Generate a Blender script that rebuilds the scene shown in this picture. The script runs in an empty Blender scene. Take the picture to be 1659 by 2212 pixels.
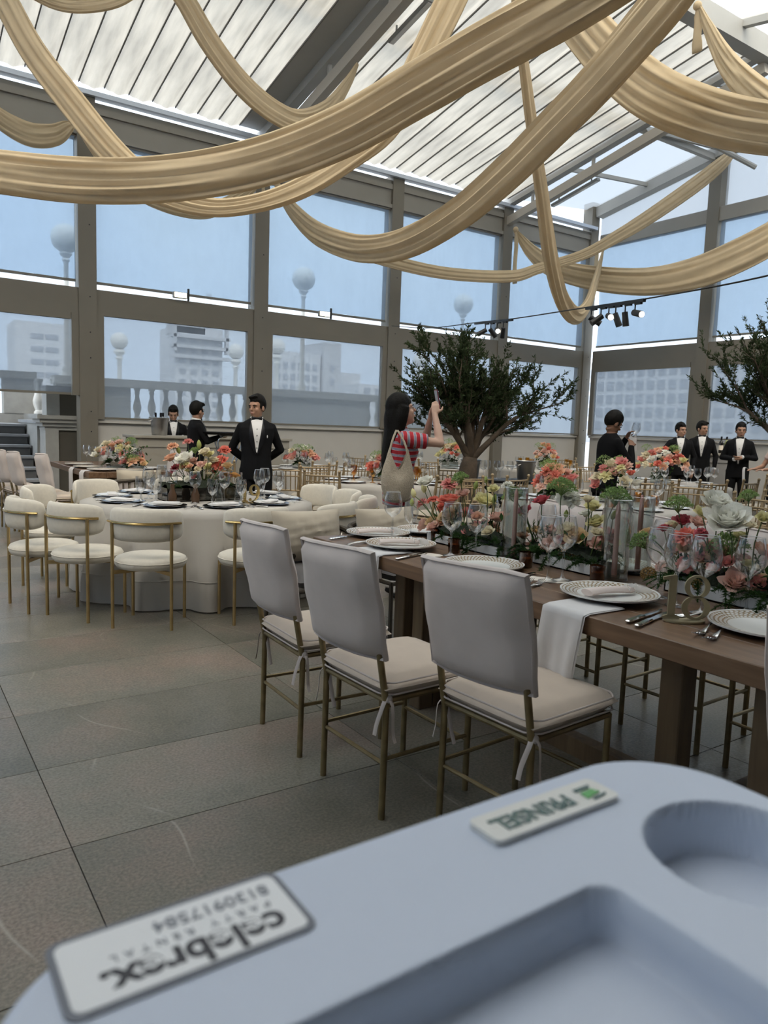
import bpy, math, random
from mathutils import Vector, Matrix, kdtree
R = math.radians
PI = math.pi
rnd = random.Random(7)
S = bpy.context.scene
COL = S.collection

# ---------------------------------------------------------------- camera, sky, exposure
cam_d = bpy.data.cameras.new('camera')
cam = bpy.data.objects.new('camera', cam_d)
COL.objects.link(cam)
yaw, pitch, roll = R(34.3), R(6.48), R(1.96)
fw = Vector((math.sin(yaw) * math.cos(pitch), math.cos(yaw) * math.cos(pitch), -math.sin(pitch)))
rt = Vector((math.cos(yaw), -math.sin(yaw), 0))
up = rt.cross(fw)
rt2 = rt * math.cos(roll) + up * math.sin(roll)
up2 = -rt * math.sin(roll) + up * math.cos(roll)
M = Matrix((rt2, up2, -fw)).transposed().to_4x4()
M.translation = (0, 0, 1.40)
cam.matrix_world = M
cam_d.sensor_fit = 'VERTICAL'
cam_d.sensor_height = 36
cam_d.lens = 36 * 1600 / 2212
cam_d.clip_end = 400
cam_d.dof.use_dof = True
cam_d.dof.focus_distance = 4.6
cam_d.dof.aperture_fstop = 5.0
S.camera = cam

world = bpy.data.worlds.new('overcast_sky')
S.world = world
world.use_nodes = True
wn = world.node_tree
bg = wn.nodes['Background']
tc = wn.nodes.new('ShaderNodeTexCoord')
nz = wn.nodes.new('ShaderNodeTexNoise')
nz.inputs['Scale'].default_value = 2.2
nz.inputs['Detail'].default_value = 5
cr = wn.nodes.new('ShaderNodeValToRGB')
cr.color_ramp.elements[0].position = 0.3
cr.color_ramp.elements[0].color = (0.68, 0.815, 1.0, 1)
cr.color_ramp.elements[1].position = 0.7
cr.color_ramp.elements[1].color = (0.84, 0.92, 1.0, 1)
wn.links.new(tc.outputs['Generated'], nz.inputs['Vector'])
wn.links.new(nz.outputs['Fac'], cr.inputs['Fac'])
wn.links.new(cr.outputs['Color'], bg.inputs['Color'])
bg.inputs['Strength'].default_value = 1.7

sun_d = bpy.data.lights.new('hazy_sun', 'SUN')
sun_d.energy = 2.2
sun_d.angle = R(50)
sun_d.color = (1.0, 0.91, 0.78)
sun = bpy.data.objects.new('hazy_sun', sun_d)
COL.objects.link(sun)
sun.rotation_euler = (R(40), 0, R(-25))

S.view_settings.view_transform = 'Standard'
S.view_settings.look = 'None'
S.view_settings.exposure = 0.56
S.view_settings.gamma = 1
S.view_settings.use_curve_mapping = False
try:
    S.cycles.transparent_max_bounces = 20
    S.cycles.max_bounces = 6
    S.cycles.diffuse_bounces = 3
    S.cycles.glossy_bounces = 3
    S.cycles.transmission_bounces = 6
    S.cycles.use_adaptive_sampling = True
    S.cycles.adaptive_threshold = 0.085
    S.cycles.adaptive_min_samples = 14
    S.cycles.caustics_reflective = False
    S.cycles.caustics_refractive = False
except Exception:
    pass

# ---------------------------------------------------------------- materials
MATS = {}


def newmat(name):
    m = bpy.data.materials.new(name)
    m.use_nodes = True
    MATS[name] = m
    return m, m.node_tree, m.node_tree.nodes['Principled BSDF']


def pm(name, col, rough=0.6, metal=0.0, noise=None, spec=0.5, coat=0.0, bump=None, sheen=0.0):
    """principled material; noise=(scale, amount) varies the tone, bump=(scale, strength)"""
    m, t, b = newmat(name)
    b.inputs['Base Color'].default_value = (*col, 1)
    b.inputs['Roughness'].default_value = rough
    b.inputs['Metallic'].default_value = metal
    b.inputs['Specular IOR Level'].default_value = spec
    b.inputs['Coat Weight'].default_value = coat
    b.inputs['Sheen Weight'].default_value = sheen
    if noise or bump:
        tc = t.nodes.new('ShaderNodeTexCoord')
    if noise:
        n = t.nodes.new('ShaderNodeTexNoise')
        n.inputs['Scale'].default_value = noise[0]
        n.inputs['Detail'].default_value = 4
        r = t.nodes.new('ShaderNodeValToRGB')
        a = noise[1]
        r.color_ramp.elements[0].position = 0.25
        r.color_ramp.elements[1].position = 0.75
        r.color_ramp.elements[0].color = (*[max(0, c * (1 - a)) for c in col], 1)
        r.color_ramp.elements[1].color = (*[min(1, c * (1 + a)) for c in col], 1)
        t.links.new(tc.outputs['Object'], n.inputs['Vector'])
        t.links.new(n.outputs['Fac'], r.inputs['Fac'])
        t.links.new(r.outputs['Color'], b.inputs['Base Color'])
    if bump:
        n2 = t.nodes.new('ShaderNodeTexNoise')
        n2.inputs['Scale'].default_value = bump[0]
        n2.inputs['Detail'].default_value = 3
        bp = t.nodes.new('ShaderNodeBump')
        bp.inputs['Strength'].default_value = bump[1]
        bp.inputs['Distance'].default_value = 0.01
        t.links.new(tc.outputs['Object'], n2.inputs['Vector'])
        t.links.new(n2.outputs['Fac'], bp.inputs['Height'])
        t.links.new(bp.outputs['Normal'], b.inputs['Normal'])
    return m


def thin_glass(name, tint=(1, 1, 1), refl=0.12, tr=0.9):
    """thin clear glass: mostly see-through, mirror-like towards grazing angles"""
    m, t, b = newmat(name)
    t.nodes.remove(b)
    o = t.nodes['Material Output']
    tr_n = t.nodes.new('ShaderNodeBsdfTransparent')
    tr_n.inputs['Color'].default_value = (tr * tint[0], tr * tint[1], tr * tint[2], 1)
    gl = t.nodes.new('ShaderNodeBsdfGlossy')
    gl.inputs['Roughness'].default_value = 0.03
    lw = t.nodes.new('ShaderNodeLayerWeight')
    lw.inputs['Blend'].default_value = refl
    mx = t.nodes.new('ShaderNodeMixShader')
    mp = t.nodes.new('ShaderNodeMath')
    mp.operation = 'MULTIPLY_ADD'
    mp.inputs[1].default_value = 0.92
    mp.inputs[2].default_value = 0.05
    t.links.new(lw.outputs['Facing'], mp.inputs[0])
    t.links.new(mp.outputs[0], mx.inputs['Fac'])
    t.links.new(tr_n.outputs[0], mx.inputs[1])
    t.links.new(gl.outputs[0], mx.inputs[2])
    t.links.new(mx.outputs[0], o.inputs['Surface'])
    return m


def cloth(name, col, trans=0.35, clear=0.0, tint=None, noise=None, stretch=(1, 1, 1), bump=None, rough=1.0):
    """thin fabric: diffuse + translucent (+ a share of open weave that is see-through)"""
    m, t, b = newmat(name)
    t.nodes.remove(b)
    o = t.nodes['Material Output']
    d = t.nodes.new('ShaderNodeBsdfDiffuse')
    tl = t.nodes.new('ShaderNodeBsdfTranslucent')
    d.inputs['Color'].default_value = (*col, 1)
    tl.inputs['Color'].default_value = (*col, 1)
    mx = t.nodes.new('ShaderNodeMixShader')
    mx.inputs['Fac'].default_value = trans
    t.links.new(d.outputs[0], mx.inputs[1])
    t.links.new(tl.outputs[0], mx.inputs[2])
    last = mx
    if noise or bump:
        tc = t.nodes.new('ShaderNodeTexCoord')
        mp = t.nodes.new('ShaderNodeMapping')
        mp.inputs['Scale'].default_value = stretch
        t.links.new(tc.outputs['Object'], mp.inputs['Vector'])
    if noise:
        n = t.nodes.new('ShaderNodeTexNoise')
        n.inputs['Scale'].default_value = noise[0]
        n.inputs['Detail'].default_value = 5
        r = t.nodes.new('ShaderNodeValToRGB')
        a = noise[1]
        r.color_ramp.elements[0].position = 0.3
        r.color_ramp.elements[1].position = 0.7
        r.color_ramp.elements[0].color = (*[c * (1 - a) for c in col], 1)
        r.color_ramp.elements[1].color = (*[min(1, c * (1 + a)) for c in col], 1)
        t.links.new(mp.outputs['Vector'], n.inputs['Vector'])
        t.links.new(n.outputs['Fac'], r.inputs['Fac'])
        t.links.new(r.outputs['Color'], d.inputs['Color'])
        t.links.new(r.outputs['Color'], tl.inputs['Color'])
    if bump:
        n2 = t.nodes.new('ShaderNodeTexNoise')
        n2.inputs['Scale'].default_value = bump[0]
        n2.inputs['Detail'].default_value = 2
        bp = t.nodes.new('ShaderNodeBump')
        bp.inputs['Strength'].default_value = bump[1]
        bp.inputs['Distance'].default_value = bump[2] if len(bump) > 2 else 0.02
        t.links.new(mp.outputs['Vector'], n2.inputs['Vector'])
        t.links.new(n2.outputs['Fac'], bp.inputs['Height'])
        t.links.new(bp.outputs['Normal'], d.inputs['Normal'])
        t.links.new(bp.outputs['Normal'], tl.inputs['Normal'])
    if clear > 0:
        tp = t.nodes.new('ShaderNodeBsdfTransparent')
        if tint:
            tp.inputs['Color'].default_value = (*tint, 1)
        mx2 = t.nodes.new('ShaderNodeMixShader')
        mx2.inputs['Fac'].default_value = clear
        t.links.new(mx.outputs[0], mx2.inputs[1])
        t.links.new(tp.outputs[0], mx2.inputs[2])
        last = mx2
    t.links.new(last.outputs[0], o.inputs['Surface'])
    return m


# painted frame, roof, floor
FRAME = pm('frame_paint', (0.185, 0.165, 0.13), 0.5, noise=(1.3, 0.06))
FRAME_D = pm('frame_paint_grey', (0.20, 0.19, 0.165), 0.55, noise=(1.2, 0.07))
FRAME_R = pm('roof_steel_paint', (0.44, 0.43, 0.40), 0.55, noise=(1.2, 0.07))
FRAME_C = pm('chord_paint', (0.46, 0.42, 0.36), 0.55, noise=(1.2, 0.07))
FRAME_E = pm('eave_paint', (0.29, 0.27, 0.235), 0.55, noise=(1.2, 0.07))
WHITE = pm('white_paint', (0.56, 0.53, 0.48), 0.6, noise=(2, 0.04))
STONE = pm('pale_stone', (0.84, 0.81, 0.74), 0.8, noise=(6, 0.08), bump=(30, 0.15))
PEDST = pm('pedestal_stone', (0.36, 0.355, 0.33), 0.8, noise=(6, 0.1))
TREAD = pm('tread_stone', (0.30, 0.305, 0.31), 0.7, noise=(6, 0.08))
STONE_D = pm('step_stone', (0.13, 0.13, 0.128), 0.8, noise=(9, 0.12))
BLACK = pm('black_metal', (0.012, 0.012, 0.013), 0.45)
GUTTER = pm('gutter_metal', (0.62, 0.68, 0.78), 0.35, 0.3)
SHADE = cloth('screen_fabric', (0.36, 0.44, 0.55), 0.60, 0.48, (0.42, 0.49, 0.545), noise=(2.0, 0.04), bump=(2.4, 0.6, 0.12), stretch=(1.0, 1.0, 0.45))
SHADE_LOW = cloth('screen_fabric_dense', (0.34, 0.37, 0.41), 0.58, 0.55, (0.41, 0.435, 0.455), noise=(2.0, 0.03))
PANE = thin_glass('window_glass', (0.97, 0.99, 1.0), 0.08, 0.96)
ROOFSHEET = cloth('roof_sheet', (0.48, 0.435, 0.36), 0.60, 0.03, noise=(2.2, 0.22), stretch=(3.0, 0.5, 1))
ROOFGLASS = cloth('roof_frosted', (0.33, 0.35, 0.365), 0.62, 0.16)
FILLGLASS = cloth('near_roof_fill_glazing', (0.86, 0.80, 0.70), 0.7, 0.66, (1.0, 0.95, 0.86))  # clear and warm so that more sky and sun light reaches the tables
DRAPE = cloth('drape_voile', (0.74, 0.605, 0.41), 0.36, 0.0, noise=(5, 0.05))
GOLD = pm('brushed_gold', (0.50, 0.36, 0.17), 0.36, 0.9, noise=(14, 0.12))
GOLD_P = pm('polished_gold', (0.72, 0.52, 0.22), 0.2, 1.0)
BRASS_D = pm('worn_brass_paint', (0.27, 0.205, 0.105), 0.42, 0.65, noise=(20, 0.25))
CHIAV = pm('gold_painted_wood', (0.36, 0.265, 0.15), 0.45, 0.25, noise=(18, 0.18))
BOUCLE = pm('cream_boucle', (0.72, 0.665, 0.565), 0.95, noise=(40, 0.05), bump=(420, 0.12), sheen=0.3)
GREYF = pm('grey_linen', (0.63, 0.55, 0.505), 0.95, noise=(9, 0.05), bump=(320, 0.05), sheen=0.2)
SEATF = pm('warm_grey_linen', (0.63, 0.525, 0.425), 0.95, noise=(9, 0.05), bump=(320, 0.05), sheen=0.2)
BEIGEF = pm('beige_linen', (0.49, 0.425, 0.33), 0.95, noise=(9, 0.05), bump=(320, 0.05), sheen=0.2)
LINEN = cloth('white_tablecloth', (0.60, 0.565, 0.515), 0.2)
NAPKIN = cloth('white_napkin', (0.85, 0.83, 0.82), 0.25, noise=(20, 0.02))
PINKNAP = cloth('blush_napkin', (0.86, 0.76, 0.71), 0.25)
TULLE = cloth('tulle_ribbon', (0.88, 0.86, 0.84), 0.4, 0.5)
GLASS = thin_glass('stemware_glass', (0.985, 0.99, 0.99), 0.32, 0.97)
CRYSTAL = thin_glass('cut_crystal', (0.95, 0.96, 0.97), 0.45, 0.94)
AMBERG = thin_glass('amber_goblet_glass', (0.92, 0.62, 0.18), 0.25, 0.9)
AMBERD = thin_glass('brown_votive_glass', (0.62, 0.34, 0.14), 0.2, 0.85)
STEEL = pm('cutlery_steel', (0.78, 0.77, 0.75), 0.14, 1.0)
STEEL_B = pm('bucket_steel', (0.42, 0.41, 0.40), 0.3, 1.0, noise=(6, 0.15))
CHROME = pm('chrome_tube', (0.62, 0.63, 0.65), 0.2, 1.0)
PORC = pm('porcelain', (0.82, 0.81, 0.78), 0.15, coat=0.4)
CHARGER = pm('mirror_charger', (0.50, 0.51, 0.54), 0.12, 1.0)
SIGNG = pm('champagne_sign', (0.36, 0.31, 0.19), 0.42, 0.5)
PINKC = pm('pink_candle_wax', (0.72, 0.37, 0.32), 0.45, spec=0.3)
PAPER = pm('cream_card', (0.80, 0.72, 0.62), 0.8)
TROUGH = pm('white_trough', (0.72, 0.72, 0.70), 0.5)
SOIL = pm('dark_moss', (0.016, 0.022, 0.011), 1.0, bump=(80, 1.0))
VASEG = thin_glass('vase_glass', (0.93, 0.96, 0.95), 0.3, 0.95)
BROWNV = pm('brown_bud_vase', (0.10, 0.055, 0.03), 0.2)
TUX = pm('black_wool', (0.006, 0.006, 0.007), 0.9, spec=0.2)
TUX2 = pm('black_satin', (0.006, 0.006, 0.008), 0.45, spec=0.3)
SHIRT = pm('white_shirt', (0.74, 0.73, 0.72), 0.8)
SKIN = pm('skin_tan', (0.42, 0.235, 0.155), 0.55, noise=(14, 0.06))
SKIN_L = pm('skin_light', (0.58, 0.37, 0.275), 0.55, noise=(14, 0.06))
SKIN_D = pm('skin_brown', (0.25, 0.125, 0.075), 0.55, noise=(14, 0.06))
HAIR = pm('black_hair', (0.006, 0.005, 0.004), 0.6, bump=(90, 0.3), spec=0.15)
LIPS = pm('lips', (0.36, 0.13, 0.10), 0.5)
EYE = pm('dark_eye', (0.015, 0.01, 0.008), 0.25)
JEAN = pm('white_trousers', (0.72, 0.71, 0.70), 0.9)
BAG = pm('crochet_bag', (0.50, 0.43, 0.33), 0.95, noise=(60, 0.12), bump=(150, 0.8))
BARK = pm('olive_bark', (0.085, 0.062, 0.043), 0.95, noise=(7, 0.4), bump=(26, 1.0))
LEAF = cloth('olive_leaf', (0.045, 0.062, 0.030), 0.18, noise=(1.5, 0.35))
GREEN = cloth('fern_green', (0.055, 0.105, 0.035), 0.25, noise=(9, 0.3))
UMBEL = cloth('umbel_green', (0.30, 0.42, 0.16), 0.3, noise=(30, 0.35))
STEMG = pm('flower_stem', (0.075, 0.115, 0.03), 0.6)
TRAYPL = pm('pale_blue_plastic', (0.56, 0.61, 0.71), 0.42, spec=0.4)
TRAYIN = TRAYPL
STICKER = pm('white_sticker', (0.80, 0.80, 0.80), 0.4)
STICKB = pm('grey_sticker_border', (0.16, 0.17, 0.20), 0.5)
INK = pm('black_ink', (0.02, 0.02, 0.03), 0.5)
INKG = pm('grey_ink', (0.22, 0.23, 0.26), 0.5)
BADGET = pm('teal_badge_ink', (0.10, 0.17, 0.17), 0.25, 0.5)
BADGEG = pm('green_badge_ink', (0.10, 0.38, 0.10), 0.4)
PLATEW = pm('ivory_badge', (0.72, 0.71, 0.67), 0.35)
CONC = pm('far_concrete', (0.74, 0.74, 0.75), 0.9, noise=(0.3, 0.05))
CONC_D = pm('far_concrete_dark', (0.62, 0.62, 0.63), 0.9)
FARWIN = pm('far_window', (0.46, 0.48, 0.52), 0.4)
LAMPG = pm('lamp_globe', (0.93, 0.91, 0.86), 0.5)
LEDOFF = pm('fixture_grey', (0.36, 0.36, 0.35), 0.5)


def emis(name, col, st):
    m, t, b = newmat(name)
    b.inputs['Base Color'].default_value = (*col, 1)
    b.inputs['Emission Color'].default_value = (*col, 1)
    b.inputs['Emission Strength'].default_value = st
    return m


SPOTLIT = emis('spot_lamp_lens', (1, 0.93, 0.8), 6)
FLOODLIT = emis('flood_lamp_lens', (1, 0.9, 0.62), 5)
PET = {}
for k, c in dict(white=(0.93, 0.90, 0.81), cream=(0.86, 0.78, 0.58), yellow=(0.84, 0.78, 0.44), peach=(0.86, 0.53, 0.36), coral=(0.84, 0.28, 0.21),
                 pink=(0.83, 0.38, 0.34), blush=(0.86, 0.58, 0.48), rose=(0.62, 0.15, 0.17), sand=(0.83, 0.63, 0.37), orange=(0.87, 0.52, 0.2), green=(0.50, 0.56, 0.2)).items():
    PET[k] = cloth('petal_' + k, c, 0.35, noise=(25, 0.1))


def wood_mat(name, c1, c2, axis_scale=(14, 1.2, 14), rough=0.35):
    m, t, b = newmat(name)
    tc = t.nodes.new('ShaderNodeTexCoord')
    mp = t.nodes.new('ShaderNodeMapping')
    mp.inputs['Scale'].default_value = axis_scale
    n = t.nodes.new('ShaderNodeTexNoise')
    n.inputs['Scale'].default_value = 2.0
    n.inputs['Detail'].default_value = 8
    n.inputs['Distortion'].default_value = 0.6
    r = t.nodes.new('ShaderNodeValToRGB')
    r.color_ramp.elements[0].position = 0.32
    r.color_ramp.elements[1].position = 0.68
    r.color_ramp.elements[0].color = (*c1, 1)
    r.color_ramp.elements[1].color = (*c2, 1)
    t.links.new(tc.outputs['Object'], mp.inputs['Vector'])
    t.links.new(mp.outputs['Vector'], n.inputs['Vector'])
    t.links.new(n.outputs['Fac'], r.inputs['Fac'])
    t.links.new(r.outputs['Color'], b.inputs['Base Color'])
    b.inputs['Roughness'].default_value = rough
    return m


WOOD = wood_mat('walnut_veneer', (0.115, 0.063, 0.034), (0.21, 0.125, 0.07))
WOODL = wood_mat('table_leg_wood', (0.10, 0.065, 0.036), (0.17, 0.115, 0.062), (10, 10, 1.2), 0.5)
TOPB = pm('brown_underplate', (0.16, 0.085, 0.045), 0.3)


def tile_mat():
    m, t, b = newmat('slate_tile')
    L = t.links.new
    N = t.nodes.new
    tc = N('ShaderNodeTexCoord')
    oi = N('ShaderNodeObjectInfo')
    off = N('ShaderNodeVectorMath')
    off.operation = 'MULTIPLY_ADD'
    cmb = N('ShaderNodeCombineXYZ')
    for i in range(3):
        L(oi.outputs['Random'], cmb.inputs[i])
    off.inputs[1].default_value = (37, 61, 17)
    L(cmb.outputs[0], off.inputs[0])
    L(tc.outputs['Object'], off.inputs[2])
    n1 = N('ShaderNodeTexNoise')
    n1.inputs['Scale'].default_value = 1.6
    n1.inputs['Detail'].default_value = 6
    n1.inputs['Roughness'].default_value = 0.62
    L(off.outputs[0], n1.inputs['Vector'])
    r1 = N('ShaderNodeValToRGB')
    e = r1.color_ramp.elements
    e[0].position = 0.3
    e[0].color = (0.135, 0.130, 0.100, 1)
    e[1].position = 0.72
    e[1].color = (0.27, 0.205, 0.165, 1)
    k = e.new(0.5)
    k.color = (0.195, 0.178, 0.142, 1)
    L(n1.outputs['Fac'], r1.inputs['Fac'])
    n2 = N('ShaderNodeTexNoise')
    n2.inputs['Scale'].default_value = 90
    n2.inputs['Detail'].default_value = 4
    L(off.outputs[0], n2.inputs['Vector'])
    mul = N('ShaderNodeMix')
    mul.data_type = 'RGBA'
    mul.blend_type = 'MULTIPLY'
    mul.inputs[0].default_value = 0.8
    r2 = N('ShaderNodeValToRGB')
    r2.color_ramp.elements[0].position = 0.3
    r2.color_ramp.elements[0].color = (0.55, 0.55, 0.55, 1)
    r2.color_ramp.elements[1].position = 0.7
    r2.color_ramp.elements[1].color = (1.25, 1.25, 1.25, 1)
    L(n2.outputs['Fac'], r2.inputs['Fac'])
    L(r1.outputs['Color'], mul.inputs[6])
    L(r2.outputs['Color'], mul.inputs[7])
    # tone per tile
    tone = N('ShaderNodeMapRange')
    tone.inputs['To Min'].default_value = 0.84
    tone.inputs['To Max'].default_value = 1.14
    L(oi.outputs['Random'], tone.inputs['Value'])
    tm = N('ShaderNodeVectorMath')
    tm.operation = 'SCALE'
    L(mul.outputs[2], tm.inputs[0])
    L(tone.outputs['Result'], tm.inputs['Scale'])
    # thin pale veins
    w = N('ShaderNodeTexWave')
    w.wave_type = 'BANDS'
    w.bands_direction = 'DIAGONAL'
    w.inputs['Scale'].default_value = 0.22
    w.inputs['Distortion'].default_value = 5.0
    w.inputs['Detail'].default_value = 3.0
    w.inputs['Detail Scale'].default_value = 0.9
    mpv = N('ShaderNodeMapping')
    mpv.inputs['Rotation'].default_value = (0, 0, R(35))
    mpv.inputs['Scale'].default_value = (0.9, 1.3, 1)
    L(off.outputs[0], mpv.inputs['Vector'])
    L(mpv.outputs['Vector'], w.inputs['Vector'])
    rv = N('ShaderNodeValToRGB')
    ev = rv.color_ramp.elements
    ev[0].position = 0.490
    ev[0].color = (0, 0, 0, 1)
    ev[1].position = 0.510
    ev[1].color = (0, 0, 0, 1)
    kk = ev.new(0.500)
    kk.color = (1, 1, 1, 1)
    L(w.outputs['Fac'], rv.inputs['Fac'])
    brk = N('ShaderNodeTexNoise')
    brk.inputs['Scale'].default_value = 3.2
    L(off.outputs[0], brk.inputs['Vector'])
    rb = N('ShaderNodeValToRGB')
    rb.color_ramp.elements[0].position = 0.46
    rb.color_ramp.elements[1].position = 0.60
    L(brk.outputs['Fac'], rb.inputs['Fac'])
    vm = N('ShaderNodeMath')
    vm.operation = 'MULTIPLY'
    L(rv.outputs['Color'], vm.inputs[0])
    L(rb.outputs['Color'], vm.inputs[1])
    vs = N('ShaderNodeMath')
    vs.operation = 'MULTIPLY'
    vs.inputs[1].default_value = 0.6
    L(vm.outputs[0], vs.inputs[0])
    mv = N('ShaderNodeMix')
    mv.data_type = 'RGBA'
    mv.inputs[7].default_value = (0.42, 0.38, 0.32, 1)
    L(vs.outputs[0], mv.inputs[0])
    L(tm.outputs[0], mv.inputs[6])
    L(mv.outputs[2], b.inputs['Base Color'])
    b.inputs['Roughness'].default_value = 0.33
    b.inputs['Specular IOR Level'].default_value = 0.5
    bp = N('ShaderNodeBump')
    bp.inputs['Strength'].default_value = 0.16
    bp.inputs['Distance'].default_value = 0.004
    L(n2.outputs['Fac'], bp.inputs['Height'])
    L(bp.outputs['Normal'], b.inputs['Normal'])
    return m


TILE = tile_mat()


def plate_mat():
    """ivory dots on a taupe-gold rim, plain white centre"""
    m, t, b = newmat('dotted_rim_porcelain')
    L = t.links.new
    N = t.nodes.new
    tc = N('ShaderNodeTexCoord')
    sp = N('ShaderNodeSeparateXYZ')
    L(tc.outputs['Object'], sp.inputs[0])

    def ma(op, a, bb=None):
        q = N('ShaderNodeMath')
        q.operation = op
        for i, v in enumerate((a, bb)):
            if v is None:
                continue
            if isinstance(v, (int, float)):
                q.inputs[i].default_value = v
            else:
                L(v, q.inputs[i])
        return q.outputs[0]
    x, y = sp.outputs[0], sp.outputs[1]
    r = ma('SQRT', ma('ADD', ma('MULTIPLY', x, x), ma('MULTIPLY', y, y)))
    a = ma('ARCTAN2', y, x)
    rr = ma('MULTIPLY', ma('SUBTRACT', r, 0.098), 88.0)       # rows
    row = ma('FLOOR', rr)
    fr = ma('SUBTRACT', ma('SUBTRACT', rr, row), 0.5)
    sh = ma('MULTIPLY', ma('MODULO', row, 2.0), 0.5)
    aa = ma('ADD', ma('MULTIPLY', a, 54 / (2 * PI)), sh)
    fa = ma('SUBTRACT', ma('SUBTRACT', aa, ma('FLOOR', aa)), 0.5)
    d = ma('ADD', ma('MULTIPLY', fr, fr), ma('MULTIPLY', fa, fa))
    dot = ma('LESS_THAN', d, 0.125)
    rim = ma('MULTIPLY', ma('GREATER_THAN', r, 0.098), ma('LESS_THAN', r, 0.144))
    gold = ma('MULTIPLY', rim, ma('SUBTRACT', 1.0, dot))
    mx = N('ShaderNodeMix')
    mx.data_type = 'RGBA'
    mx.inputs[6].default_value = (0.80, 0.79, 0.75, 1)
    mx.inputs[7].default_value = (0.34, 0.25, 0.155, 1)
    L(gold, mx.inputs[0])
    L(mx.outputs[2], b.inputs['Base Color'])
    b.inputs['Roughness'].default_value = 0.18
    return m


PLATEM = plate_mat()


def stripe_mat(name, axis):
    """red jersey with white-edged blue-grey stripes across the given axis"""
    m, t, b = newmat(name)
    L = t.links.new
    N = t.nodes.new
    tc = N('ShaderNodeTexCoord')
    dp = N('ShaderNodeVectorMath')
    dp.operation = 'DOT_PRODUCT'
    dp.inputs[1].default_value = axis
    L(tc.outputs['Object'], dp.inputs[0])
    q = N('ShaderNodeMath')
    q.operation = 'MULTIPLY'
    q.inputs[1].default_value = 1 / 0.052
    L(dp.outputs['Value'], q.inputs[0])
    f = N('ShaderNodeMath')
    f.operation = 'FRACT'
    L(q.outputs[0], f.inputs[0])
    r = N('ShaderNodeValToRGB')
    r.color_ramp.interpolation = 'CONSTANT'
    e = r.color_ramp.elements
    e[0].position = 0
    e[0].color = (0.42, 0.018, 0.03, 1)
    e[1].position = 0.56
    e[1].color = (0.70, 0.62, 0.60, 1)
    for p, c in ((0.61, (0.18, 0.19, 0.27)), (0.75, (0.62, 0.58, 0.60)), (0.79, (0.18, 0.19, 0.27)), (0.93, (0.70, 0.62, 0.60)), (0.975, (0.42, 0.018, 0.03))):
        k = e.new(p)
        k.color = (*c, 1)
    L(f.outputs[0], r.inputs['Fac'])
    L(r.outputs['Color'], b.inputs['Base Color'])
    b.inputs['Roughness'].default_value = 0.85
    return m


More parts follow.
